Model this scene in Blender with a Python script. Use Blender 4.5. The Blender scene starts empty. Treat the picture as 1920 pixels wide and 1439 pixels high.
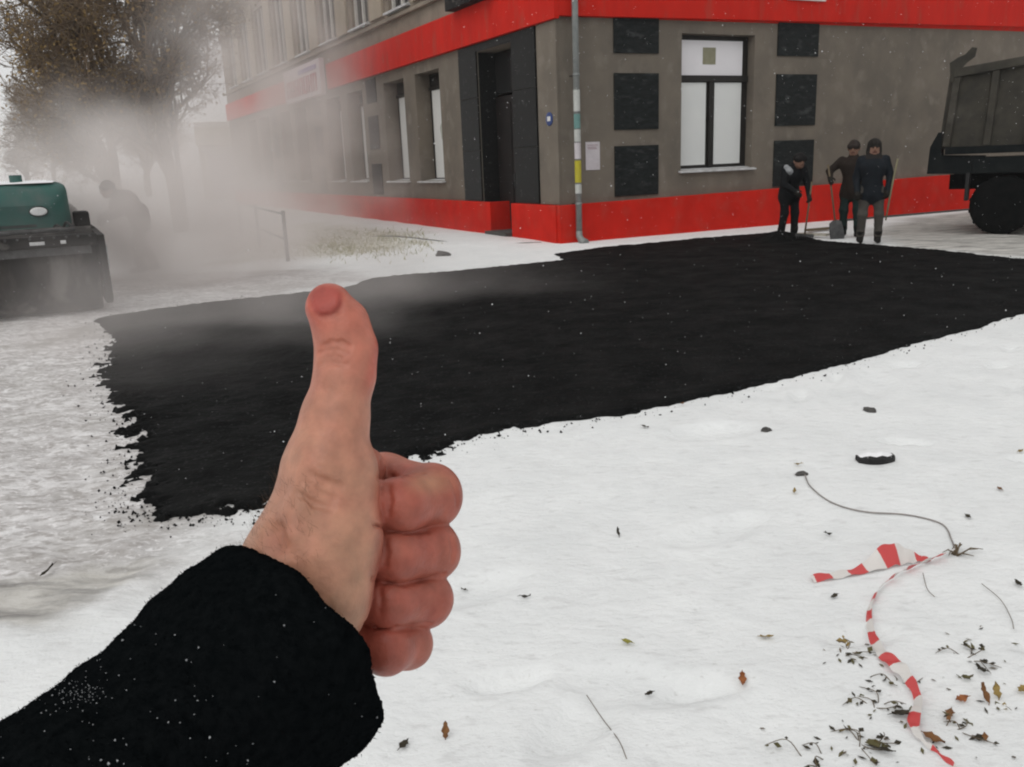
import bpy, bmesh, math, random
import numpy as np
from mathutils import Matrix, Vector

# ------------------------------------------------------------------ camera, sky, sun, exposure
scene = bpy.context.scene
COL = scene.collection
R = math.radians
FPX, CAM_H, PITCH, ROLL = 1620.0, 1.65, 14.4, 2.3
cam_data = bpy.data.cameras.new('camera')
cam = bpy.data.objects.new('camera', cam_data)
COL.objects.link(cam)
cam_data.sensor_fit = 'HORIZONTAL'
cam_data.sensor_width = 36.0
cam_data.lens = 36.0 * FPX / 1920.0
cam_data.clip_start = 0.03
cam_data.clip_end = 2000.0
cam.matrix_world = (Matrix.Translation((0, 0, CAM_H)) @ Matrix.Rotation(R(90 - PITCH), 4, 'X')
                    @ Matrix.Rotation(R(-ROLL), 4, 'Z'))
scene.camera = cam

SUN_EL, SUN_AZ = 50.0, 215.0
world = bpy.data.worlds.new('World')
scene.world = world
world.use_nodes = True
wn, wl = world.node_tree.nodes, world.node_tree.links
wn.clear()
sky = wn.new('ShaderNodeTexSky')
sky.sky_type = 'NISHITA'
sky.sun_disc = False
sky.sun_elevation = R(SUN_EL)
sky.sun_rotation = R(SUN_AZ)
hs = wn.new('ShaderNodeHueSaturation')
hs.inputs['Saturation'].default_value = 0.12
hs.inputs['Value'].default_value = 1.0
cloud = wn.new('ShaderNodeRGB')
cloud.outputs[0].default_value = (7.05, 7.05, 7.05, 1)          # even overcast layer
mx = wn.new('ShaderNodeMix')
mx.data_type = 'RGBA'
mx.inputs[0].default_value = 0.85
bg = wn.new('ShaderNodeBackground')
bg.inputs['Strength'].default_value = 0.10
wo = wn.new('ShaderNodeOutputWorld')
wl.new(sky.outputs[0], hs.inputs['Color'])
wl.new(hs.outputs[0], mx.inputs[6])
wl.new(cloud.outputs[0], mx.inputs[7])
wl.new(mx.outputs[2], bg.inputs['Color'])
wl.new(bg.outputs[0], wo.inputs['Surface'])

sun_d = bpy.data.lights.new('sun', 'SUN')
sun_d.energy = 0.9
sun_d.angle = R(60)
sun_d.color = (1.0, 0.985, 0.95)
sun = bpy.data.objects.new('sun', sun_d)
COL.objects.link(sun)
sv = Vector((math.sin(R(SUN_AZ)) * math.cos(R(SUN_EL)), math.cos(R(SUN_AZ)) * math.cos(R(SUN_EL)), math.sin(R(SUN_EL))))
sun.rotation_euler = sv.to_track_quat('Z', 'Y').to_euler()

vs = scene.view_settings
vs.view_transform = 'Standard'
vs.look = 'None'
vs.exposure = 0.09
vs.gamma = 1.0
vs.use_curve_mapping = False
cy = scene.cycles
cy.use_denoising = True
cy.max_bounces = 6
cy.diffuse_bounces = 3
cy.glossy_bounces = 2
cy.transmission_bounces = 3
cy.volume_bounces = 2
cy.transparent_max_bounces = 8
cy.use_adaptive_sampling = True
cy.adaptive_threshold = 0.02
cy.volume_step_rate = 2.5
cy.volume_max_steps = 128
cy.sample_clamp_indirect = 4.0
cy.pixel_filter_type = 'BLACKMAN_HARRIS'
cy.filter_width = 2.1

rng = np.random.default_rng(7)
random.seed(7)

# ------------------------------------------------------------------ helpers
CR = np.array(cam.matrix_world.to_3x3())
CO = np.array([0, 0, CAM_H])


def ray(px, py):
    return CR @ np.array([(px - 960) / FPX, -(py - 719.5) / FPX, -1.0])


def ground_pt(px, py, z=0.0):
    d = ray(px, py)
    return CO + d * ((z - CAM_H) / d[2])


def unit(v):
    v = np.asarray(v, float)
    return v / np.linalg.norm(v)


def smooth(a, b, x):
    t = np.clip((x - a) / (b - a), 0, 1)
    return t * t * (3 - 2 * t)


def vnoise(x, y, seed=0):
    x = np.asarray(x, float); y = np.asarray(y, float)
    xi = np.floor(x); yi = np.floor(y)
    fx = x - xi; fy = y - yi
    fx = fx * fx * (3 - 2 * fx); fy = fy * fy * (3 - 2 * fy)

    def h(a, b):
        s = np.sin(a * 127.1 + b * 311.7 + seed * 74.7) * 43758.5453
        return s - np.floor(s)
    return ((h(xi, yi) * (1 - fx) + h(xi + 1, yi) * fx) * (1 - fy)
            + (h(xi, yi + 1) * (1 - fx) + h(xi + 1, yi + 1) * fx) * fy) * 2 - 1


def fbm(x, y, oct=4, seed=0):
    s, a, t = 0, 0.5, 0
    for i in range(oct):
        s = s + a * vnoise(np.asarray(x) * 2 ** i, np.asarray(y) * 2 ** i, seed + i * 13)
        a *= 0.5
    return s


class MB:
    """collects geometry for one mesh"""
    def __init__(self):
        self.v, self.f, self.m, self.sm = [], [], [], []

    def add(self, verts, faces, mi=0, sm=False):
        o = len(self.v)
        self.v += [tuple(map(float, p)) for p in verts]
        self.f += [tuple(i + o for i in f) for f in faces]
        self.m += [mi] * len(faces)
        self.sm += [sm] * len(faces)
        return self

    def box(self, lo, hi, mi=0, fr=None):
        (x0, y0, z0), (x1, y1, z1) = lo, hi
        v = [(x0, y0, z0), (x1, y0, z0), (x1, y1, z0), (x0, y1, z0), (x0, y0, z1), (x1, y0, z1), (x1, y1, z1), (x0, y1, z1)]
        if fr is not None:
            v = [fr(*p) for p in v]
        return self.add(v, [(0, 3, 2, 1), (4, 5, 6, 7), (0, 1, 5, 4), (1, 2, 6, 5), (2, 3, 7, 6), (3, 0, 4, 7)], mi)

    def tube(self, pts, rad, n=8, mi=0, cap=True, sm=True):
        pts = [np.asarray(p, float) for p in pts]
        if not hasattr(rad, '__len__'):
            rad = [rad] * len(pts)
        vs_, up = [], None
        for i, p in enumerate(pts):
            t = unit(pts[min(i + 1, len(pts) - 1)] - pts[max(i - 1, 0)])
            if up is None:
                up = np.array([0, 0, 1.0]) if abs(t[2]) < 0.9 else np.array([1.0, 0, 0])
            a = unit(np.cross(t, up)); b = np.cross(a, t); up = b
            for k in range(n):
                q = 2 * math.pi * k / n
                vs_.append(p + rad[i] * (math.cos(q) * a + math.sin(q) * b))
        fs = []
        for i in range(len(pts) - 1):
            for k in range(n):
                fs.append((i * n + k, (i + 1) * n + k, (i + 1) * n + (k + 1) % n, i * n + (k + 1) % n))
        self.add(vs_, fs, mi, sm)
        if cap:
            o = len(self.v) - len(vs_)
            self.f += [tuple(o + k for k in range(n)), tuple(o + (len(pts) - 1) * n + k for k in reversed(range(n)))]
            self.m += [mi, mi]; self.sm += [False, False]
        return self

    def lathe(self, prof, origin, axis, n=24, mi=0, sm=True):
        """prof: list of (along axis, radius)"""
        axis = unit(axis); origin = np.asarray(origin, float)
        up = np.array([0, 0, 1.0]) if abs(axis[2]) < 0.9 else np.array([1.0, 0, 0])
        a = unit(np.cross(axis, up)); b = np.cross(axis, a)
        v = []
        for (h, r) in prof:
            for k in range(n):
                q = 2 * math.pi * k / n
                v.append(origin + axis * h + r * (math.cos(q) * a + math.sin(q) * b))
        f = []
        for i in range(len(prof) - 1):
            for k in range(n):
                f.append((i * n + k, i * n + (k + 1) % n, (i + 1) * n + (k + 1) % n, (i + 1) * n + k))
        f.append(tuple(reversed(range(n)))); f.append(tuple((len(prof) - 1) * n + k for k in range(n)))
        return self.add(v, f, mi, sm)

    def build(self, name, mats, parent=None, bevel=0.0, recalc=True):
        me = bpy.data.meshes.new(name)
        me.from_pydata(self.v, [], self.f)
        mats = mats if isinstance(mats, (list, tuple)) else [mats]
        for m in mats:
            me.materials.append(m)
        me.polygons.foreach_set('material_index', self.m)
        me.polygons.foreach_set('use_smooth', self.sm)
        if recalc or bevel:
            bm = bmesh.new(); bm.from_mesh(me)
            bmesh.ops.recalc_face_normals(bm, faces=bm.faces)
            if bevel:
                ed = [e for e in bm.edges if len(e.link_faces) == 2 and e.calc_face_angle(0) > 0.6]
                bmesh.ops.bevel(bm, geom=ed, offset=bevel, segments=2, affect='EDGES', profile=0.6)
            bm.to_mesh(me); bm.free()
        me.update()
        return link(name, me, parent)


def link(name, data, parent=None):
    o = bpy.data.objects.new(name, data)
    COL.objects.link(o)
    if parent is not None:
        o.parent = parent
        if parent.name not in LOCAL:        # parts of a LOCAL thing are modelled in its own frame, others in the world's
            o.matrix_parent_inverse = parent.matrix_basis.inverted()
    return o


LOCAL = set()


def tag(o, label=None, cat=None, group=None, kind=None):
    if label: o['label'] = label
    if cat: o['category'] = cat
    if group: o['group'] = group
    if kind: o['kind'] = kind
    return o


def empty(name, loc, label, cat, group=None):
    o = bpy.data.objects.new(name, None)
    o.location = tuple(map(float, loc))
    o.empty_display_size = 0.2
    COL.objects.link(o)
    return tag(o, label, cat, group)


def mesh_np(name, verts, faces, mats, parent=None, smooth_=True, attrs=None):
    me = bpy.data.meshes.new(name)
    verts = np.asarray(verts, np.float32); faces = np.asarray(faces, np.int32)
    k = faces.shape[1]
    me.vertices.add(len(verts)); me.vertices.foreach_set('co', verts.ravel())
    me.loops.add(faces.size); me.loops.foreach_set('vertex_index', faces.ravel())
    me.polygons.add(len(faces)); me.polygons.foreach_set('loop_start', np.arange(0, faces.size, k, dtype=np.int32))
    me.polygons.foreach_set('use_smooth', np.full(len(faces), smooth_))
    for m in (mats if isinstance(mats, (list, tuple)) else [mats]):
        me.materials.append(m)
    me.update(calc_edges=True)
    for an, (ty, arr) in (attrs or {}).items():
        at = me.attributes.new(an, ty, 'POINT')
        at.data.foreach_set('color' if ty == 'FLOAT_COLOR' else 'value', np.asarray(arr, np.float32).ravel())
    me.validate()
    return link(name, me, parent)


# ------------------------------------------------------------------ materials
def N(nt, t, **kw):
    n = nt.nodes.new(t)
    for k, v in kw.items():
        setattr(n, k, v)
    return n


def mat(name, c, c2=None, vscale=4.0, rough=0.8, rough2=None, bump=0.0, bscale=40.0, spec=0.3, metal=0.0,
        stretch=(1, 1, 1), lo=0.35, hi=0.65, spots=None, sheen=0.0, detail=6.0, coat=0.0):
    m = bpy.data.materials.new(name); m.use_nodes = True
    nt = m.node_tree; L = nt.links
    b = nt.nodes['Principled BSDF']
    b.inputs['Roughness'].default_value = rough
    b.inputs['Specular IOR Level'].default_value = spec
    b.inputs['Metallic'].default_value = metal
    if sheen:
        b.inputs['Sheen Weight'].default_value = sheen
        b.inputs['Sheen Roughness'].default_value = 0.6
    if coat:
        b.inputs['Coat Weight'].default_value = coat
    geo = N(nt, 'ShaderNodeNewGeometry')
    mp = N(nt, 'ShaderNodeMapping'); mp.inputs['Scale'].default_value = stretch
    L.new(geo.outputs['Position'], mp.inputs['Vector'])
    if c2 is None:
        c2 = tuple(min(1, x * 0.8) for x in c)
    nz = N(nt, 'ShaderNodeTexNoise')
    nz.inputs['Scale'].default_value = vscale; nz.inputs['Detail'].default_value = detail; nz.inputs['Roughness'].default_value = 0.62
    L.new(mp.outputs[0], nz.inputs['Vector'])
    rp = N(nt, 'ShaderNodeValToRGB')
    rp.color_ramp.elements[0].position = lo; rp.color_ramp.elements[0].color = (*c, 1)
    rp.color_ramp.elements[1].position = hi; rp.color_ramp.elements[1].color = (*c2, 1)
    L.new(nz.outputs['Fac'], rp.inputs[0])
    out = rp.outputs[0]
    if spots:                       # (colour, scale, lo, hi)
        n2 = N(nt, 'ShaderNodeTexNoise'); n2.inputs['Scale'].default_value = spots[1]; n2.inputs['Detail'].default_value = 5
        L.new(mp.outputs[0], n2.inputs['Vector'])
        mr = N(nt, 'ShaderNodeMapRange'); mr.inputs[1].default_value = spots[2]; mr.inputs[2].default_value = spots[3]
        L.new(n2.outputs['Fac'], mr.inputs[0])
        mi = N(nt, 'ShaderNodeMix', data_type='RGBA')
        L.new(mr.outputs[0], mi.inputs[0]); L.new(out, mi.inputs[6]); mi.inputs[7].default_value = (*spots[0], 1)
        out = mi.outputs[2]
    L.new(out, b.inputs['Base Color'])
    if rough2 is not None:
        mr = N(nt, 'ShaderNodeMapRange'); mr.inputs[1].default_value = lo; mr.inputs[2].default_value = hi
        mr.inputs[3].default_value = rough; mr.inputs[4].default_value = rough2
        L.new(nz.outputs['Fac'], mr.inputs[0]); L.new(mr.outputs[0], b.inputs['Roughness'])
    if bump:
        n3 = N(nt, 'ShaderNodeTexNoise'); n3.inputs['Scale'].default_value = bscale; n3.inputs['Detail'].default_value = 4
        L.new(mp.outputs[0], n3.inputs['Vector'])
        bp = N(nt, 'ShaderNodeBump'); bp.inputs['Strength'].default_value = bump; bp.inputs['Distance'].default_value = 0.3 / bscale
        L.new(n3.outputs['Fac'], bp.inputs['Height']); L.new(bp.outputs[0], b.inputs['Normal'])
    return m


M = {}
M['wall'] = mat('grey_brown_render', (.178, .152, .122), (.135, .117, .096), 1.1, .9, bump=.4, bscale=45, stretch=(1, 1, .8), spots=((.205, .178, .148), 3, .55, .75))
M['wall_up'] = mat('weathered_upper_render', (.27, .225, .18), (.19, .16, .13), 1.6, .9, bump=.3, bscale=50)
M['red'] = mat('red_paint', (.56, .022, .013), (.48, .018, .011), 2.0, .65, spec=.08, bump=.15, bscale=20, stretch=(1.4, 1.4, .4), spots=((.40, .05, .035), 3.5, .54, .75))
M['red_low'] = mat('red_plinth_paint', (.56, .022, .013), (.46, .018, .011), 1.8, .7, spec=.06, bump=.3, bscale=18, stretch=(1.3, 1.3, 1.0), spots=((.44, .045, .03), 2.2, .52, .78))
M['granite'] = mat('black_polished_granite', (.010, .011, .011), (.018, .019, .019), 22, .32, rough2=.5, spec=.16, spots=((.05, .05, .05), 9, .62, .72))
M['slate'] = mat('dark_stone_slab', (.009, .011, .011), (.020, .023, .023), 6, .5, rough2=.7, spec=.10, bump=.3, bscale=14, stretch=(1, 1, 2.6), spots=((.048, .052, .052), 3.2, .57, .72))
M['dark_frame'] = mat('dark_window_frame', (.018, .016, .014), None, 8, .5)
M['white_pane'] = mat('white_film_window', (.72, .73, .71), (.67, .68, .67), 2.5, .35, spec=.4, lo=.2, hi=.8)
M['white_pane2'] = mat('white_film_transom', (.80, .78, .80), (.74, .72, .74), 2.5, .35, spec=.4, lo=.2, hi=.8)
M['sill'] = mat('snowy_metal_sill', (.62, .62, .62), (.4, .4, .4), 6, .5)
M['door_dark'] = mat('very_dark_door', (.010, .009, .009), (.016, .012, .011), 3, .5)
M['pipe'] = mat('galvanised_drainpipe', (.26, .27, .26), (.20, .215, .21), 7, .5, metal=.25, bump=.05)
M['white_paint'] = mat('white_window_paint', (.62, .60, .56), (.5, .48, .45), 5, .6)
M['beige'] = mat('beige_plaster', (.38, .32, .25), (.32, .27, .21), 2, .9, bump=.2)
M['glass_dark'] = mat('dark_glass', (.022, .022, .022), None, 3, .15, spec=.5)
M['snow'] = mat('snow_cover', (.86, .86, .87), (.80, .80, .81), 3, .7, bump=.3, bscale=30)
M['bark'] = mat('brown_bark', (.14, .105, .078), (.09, .07, .05), 9, .95, bump=.5, bscale=30)
M['twig'] = mat('thin_twigs', (.20, .145, .095), (.13, .095, .065), 9, .9)
M['leaf_tree'] = mat('withered_tree_leaves', (.30, .20, .075), (.19, .125, .055), .8, .8)
M['green_hood'] = mat('green_machine_paint', (.026, .100, .084), (.036, .088, .078), 4, .55, bump=.08, spots=((.075, .105, .098), 3, .50, .70))
M['drum'] = mat('dirty_steel_drum', (.040, .036, .033), (.010, .0095, .009), 3.0, .7, metal=.1, spec=.12, bump=.5, bscale=9, stretch=(1, 1, .35), lo=.42, hi=.58, spots=((.15, .14, .13), 2.6, .56, .68))
M['machine_dark'] = mat('grimy_dark_metal', (.024, .022, .021), (.010, .010, .010), 5, .7, spec=.15, bump=.2, spots=((.08, .076, .07), 6, .6, .72))
M['lamp_white'] = mat('white_lamp_lens', (.75, .75, .74), None, 5, .2, spec=.5)
M['tyre'] = mat('tyre_rubber', (.004, .005, .005), (.008, .008, .008), 8, .9, spec=.04, bump=.2)
M['truck_bed'] = mat('grey_green_truck_paint', (.058, .053, .043), (.036, .034, .029), 3, .75, spec=.12, bump=.15, spots=((.085, .078, .066), 2, .6, .8))
M['truck_dark'] = mat('truck_chassis_black', (.006, .008, .009), (.012, .014, .014), 4, .8, spec=.08)
M['truck_cab'] = mat('truck_cab_paint', (.10, .055, .03), None, 3, .4)
M['wood'] = mat('weathered_wood', (.16, .12, .075), (.11, .085, .055), 12, .8, stretch=(1, 6, 6))
M['steel'] = mat('worn_shovel_steel', (.10, .10, .10), (.05, .05, .05), 9, .5, metal=.5)
M['paper'] = mat('pinkish_paper', (.50, .46, .48), (.58, .54, .56), 5, .8)
M['yellow'] = mat('yellow_sticker', (.48, .42, .03), (.42, .36, .04), 9, .7)
M['teal'] = mat('teal_sticker', (.16, .30, .28), None, 9, .7)
M['offwhite'] = mat('offwhite_sticker', (.52, .53, .50), (.44, .45, .43), 14, .7)
M['blue'] = mat('blue_enamel', (.03, .06, .20), None, 9, .4)
M['stone'] = mat('dark_stone', (.05, .048, .045), (.09, .085, .08), 30, .9, bump=.4, bscale=60)
M['rubber'] = mat('black_rubber', (.012, .012, .012), (.02, .02, .02), 20, .7)
M['wire'] = mat('grey_wire', (.22, .20, .19), (.3, .27, .25), 20, .6)
M['stem'] = mat('dry_stem', (.16, .12, .075), (.09, .07, .05), 25, .9)
M['leaf_green'] = mat('dull_green_leaf', (.085, .080, .032), (.12, .10, .045), 30, .75)
M['leaf_dark'] = mat('blackened_leaf', (.030, .026, .018), (.055, .046, .030), 30, .8)
M['leaf_brown'] = mat('brown_leaf', (.22, .10, .035), (.13, .06, .025), 40, .75)
M['leaf_ochre'] = mat('ochre_leaf', (.34, .24, .08), (.24, .17, .06), 40, .75)
M['leaf_yellow'] = mat('yellow_green_leaf', (.30, .27, .05), (.22, .21, .05), 40, .75)
M['leaf_orange'] = mat('orange_brown_leaf', (.34, .12, .04), (.22, .08, .03), 40, .75)
M['grass'] = mat('yellowed_grass', (.30, .26, .10), (.20, .19, .08), 8, .85)
M['flake'] = mat('snowflake', (.85, .85, .86), None, 5, .8)
M['poster'] = mat('pale_poster', (.50, .46, .50), (.38, .36, .42), 2, .6)
M['sign_white'] = mat('pale_sign_face', (.62, .52, .55), (.56, .47, .50), 3, .5)
M['sign_red'] = mat('red_sign_letters', (.45, .06, .10), None, 3, .5)
M['sign_violet'] = mat('violet_sign_letters', (.25, .16, .36), None, 3, .5)
M['pic_pale'] = mat('pale_green_print', (.48, .50, .44), (.38, .40, .36), 9, .5)
M['pic_ochre'] = mat('ochre_print', (.42, .30, .12), (.50, .40, .22), 9, .5)
M['cable'] = mat('black_cable', (.03, .03, .03), None, 5, .8)


def spline(P, n=10):
    P = [np.asarray(p, float) for p in P]; Q = [2 * P[0] - P[1]] + P + [2 * P[-1] - P[-2]]; out = []
    for i in range(1, len(Q) - 2):
        for t in np.linspace(0, 1, n, endpoint=False):
            a, b_, c, d = Q[i - 1:i + 3]
            out.append(.5 * ((2 * b_) + (c - a) * t + (2 * a - 5 * b_ + 4 * c - d) * t * t + (3 * b_ - a - 3 * c + d) * t ** 3))
    out.append(P[-1]); return out


spline_ = spline

# ------------------------------------------------------------------ street corner: wall frames
CORNER = ground_pt(1053, 456)
DL = unit((-.4625, .8866, 0)); OL = np.array([-DL[1], DL[0], 0])
DR = unit((.905, .425, 0)); OR = np.array([DR[1], -DR[0], 0])


def WL(s, n, z):
    return CORNER + DL * s + OL * n + np.array([0, 0, z])


def WR(s, n, z):
    return CORNER + DR * s + OR * n + np.array([0, 0, z])


# ------------------------------------------------------------------ ground
ASPH_PX = [(180, 600), (320, 577), (450, 562), (560, 551), (640, 543), (700, 523), (880, 507), (1060, 488), (1040, 477), (1130, 465),
           (1300, 449), (1450, 437), (1500, 447), (1560, 455), (1650, 461), (1780, 473), (1920, 487), (2080, 500), (2200, 515), (2120, 545),
           (1920, 585), (1840, 613), (1700, 650), (1560, 690), (1400, 726), (1200, 770), (1080, 788), (960, 806), (850, 835), (780, 855), (700, 882),
           (600, 915), (500, 943), (420, 960), (330, 975), (285, 962), (282, 925), (266, 865), (236, 790), (216, 740), (206, 690), (212, 640)]
ASPH = np.array([ground_pt(*p)[:2] for p in ASPH_PX])
SLUSH = np.array([ground_pt(*p)[:2] for p in [(-900, 640), (-300, 560), (150, 520), (640, 500), (700, 523), (560, 551), (330, 600), (420, 700), (480, 860), (480, 1000), (330, 1085), (200, 1135), (120, 1175), (-60, 1200), (-900, 1250)]])
TRACKS = np.array([ground_pt(*p)[:2] for p in [(1600, 440), (1700, 408), (1810, 398), (2200, 380), (2300, 470), (1920, 490), (1660, 463)]])
LAWN = np.array([ground_pt(*p)[:2] for p in [(420, 430), (560, 425), (700, 432), (790, 445), (800, 462), (700, 480), (560, 487), (400, 500)]])


def sdpoly(px, py, poly):
    """signed distance, positive inside"""
    px = np.asarray(px, float); py = np.asarray(py, float)
    d = np.full(px.shape, 1e9); ins = np.zeros(px.shape, bool)
    for (ax, ay), (bx, by) in zip(poly, np.roll(poly, -1, 0)):
        ex, ey = bx - ax, by - ay
        t = np.clip(((px - ax) * ex + (py - ay) * ey) / (ex * ex + ey * ey), 0, 1)
        d = np.minimum(d, np.hypot(px - ax - t * ex, py - ay - t * ey))
        c = ((ay > py) != (by > py)) & (px < (bx - ax) * (py - ay) / (by - ay + 1e-12) + ax)
        ins ^= c
    return np.where(ins, d, -d)


def asph_sd(x, y):
    sd = sdpoly(x, y, ASPH)
    # streaky torn edge on the roller's side, crisper elsewhere
    left = smooth(-2.2, -0.9, -(x + 0.32 * y)) * smooth(10.6, 8.0, y)
    u = x * .93 + y * .36; w = -x * .36 + y * .93
    nz = left * (0.12 * fbm(u * 1.6, w * 2.5, 3, 3) + .17 * fbm(u * 8, w * 10, 4, 33) * smooth(.75, .1, np.abs(sd)) + .20 * fbm(u * 26, w * 28, 2, 34) * smooth(.6, .1, np.abs(sd)) - .02) + (1 - left) * .07 * fbm(x * 4, y * 4, 3, 9) + .035 * fbm(x * 14, y * 14, 2, 5)
    return sd + nz


FOOT = [(-0.25, 3.1, .13, .30, .4), (0.35, 2.45, .12, .26, -.3), (.15, 2.25, .1, .2, .9), (-1.3, 3.3, .2, .35, .5), (1.2, 5.0, .15, .3, .2), (2.6, 6.0, .15, .33, 1.2), (0.9, 3.6, .11, .28, .5)]
_rf = random.Random(17)
for _s in range(9):                      # trails of footprints
    _x, _y, _a = _rf.uniform(-.6, 4.5), _rf.uniform(2.3, 6.5), _rf.uniform(-.5, 1.2)
    for _k in range(4):
        FOOT.append((_x + math.cos(_a) * .62 * _k - math.sin(_a) * .09 * (-1) ** _k, _y + math.sin(_a) * .62 * _k + math.cos(_a) * .09 * (-1) ** _k, .06, .15, _a + _rf.uniform(-.15, .15)))
FOOT = [f for f in FOOT if f[1] < 8]


def gh(x, y):
    """height of the snow at (x, y)"""
    x = np.asarray(x, float); y = np.asarray(y, float)
    h = .035 * fbm(x * .7, y * .7, 3, 1) + .012 * fbm(x * 4, y * 4, 3, 21) + .006 * np.abs(fbm(x * 11, y * 15, 2, 23))
    for (fx, fy, a, b, q) in FOOT:
        dx, dy = x - fx, y - fy
        u = dx * math.cos(q) + dy * math.sin(q); v = -dx * math.sin(q) + dy * math.cos(q)
        h = h - .034 * np.exp(-((u / b) ** 2 + (v / a) ** 2) ** 2 * 1.2) + .007 * np.exp(-((u / b) ** 2 + (v / a) ** 2 - 1.3) ** 2 * 3)
    qx, qy = x - CORNER[0], y - CORNER[1]
    dl = qx * OL[0] + qy * OL[1]; sl = qx * DL[0] + qy * DL[1]
    walk = smooth(3.1, 2.6, dl) * smooth(-.2, 1.2, sl)
    h = h * (1 - .6 * walk) + .095 * walk
    dr = qx * OR[0] + qy * OR[1]
    h = h * (1 - .8 * smooth(3.0, .5, dr) * smooth(-1, 0, qx * DR[0] + qy * DR[1]))
    return h


def gz(x, y):
    return float(gh(np.array([x]), np.array([y]))[0])


def gp(px, py, dz=0.0):
    """point of the snow surface on the pixel's line of sight"""
    z = 0.0
    for _ in range(4):
        p = ground_pt(px, py, z)
        z = gz(p[0], p[1])
    p = ground_pt(px, py, z); p[2] = z + dz
    return p


def axis_lines(segs):
    out = [segs[0][0]]
    for a, b, s in segs:
        n = max(1, int(round((b - a) / s)))
        out += list(a + (b - a) * np.arange(1, n + 1) / n)
    return np.array(out)


gx = axis_lines([(-600, -120, 60), (-120, -40, 8), (-40, -14, 1.6), (-14, -6, .20), (-6, -3, .06), (-3, 3.2, .028), (3.2, 7, .06), (7, 16, .25), (16, 40, 2), (40, 120, 8), (120, 600, 60)])
gy = axis_lines([(-60, -4, 4), (-4, 1.4, .3), (1.4, 5.2, .028), (5.2, 9, .06), (9, 15, .12), (15, 24, .3), (24, 60, 1.6), (60, 200, 10), (200, 1200, 100)])
GX, GY = np.meshgrid(gx, gy, indexing='ij')
GZ = gh(GX, GY)
near = (GX > -9) & (GX < 12) & (GY > 3) & (GY < 22)
sdA = np.full(GX.shape, -9.0); sdA[near] = asph_sd(GX[near], GY[near])
sl = smooth(-.25, .5, sdpoly(GX, GY, SLUSH) + .5 * fbm(GX * 1.3, GY * 2.2, 3, 40))
tr = smooth(-.2, .6, sdpoly(GX, GY, TRACKS) + .3 * fbm(GX * 1.3, GY * 2.2, 3, 44))
DIRT = np.array([ground_pt(*p)[:2] for p in [(-200, 1120), (60, 1085), (200, 1050), (300, 1040), (285, 1080), (200, 1112), (140, 1165), (0, 1190), (-200, 1200)]])
tr = np.maximum(tr, .9 * smooth(-.06, .10, sdpoly(GX, GY, DIRT) + .16 * fbm(GX * 5, GY * 9, 4, 46)))
lw = smooth(-.4, .8, sdpoly(GX, GY, LAWN) + .7 * fbm(GX * 1.1, GY * 1.1, 3, 48))
GZ = GZ + sl * (.030 * fbm(GX * 6, GY * 11, 4, 50)) + tr * .03 * fbm(GX * 2, GY * 6, 3, 51)
GZ = GZ * (1 - smooth(-.3, .1, sdA)) - .035 * smooth(-.02, .10, sdA)
nx, ny = GX.shape
idx = np.arange(nx * ny).reshape(nx, ny)
gf = np.stack([idx[:-1, :-1], idx[1:, :-1], idx[1:, 1:], idx[:-1, 1:]], -1).reshape(-1, 4)


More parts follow.
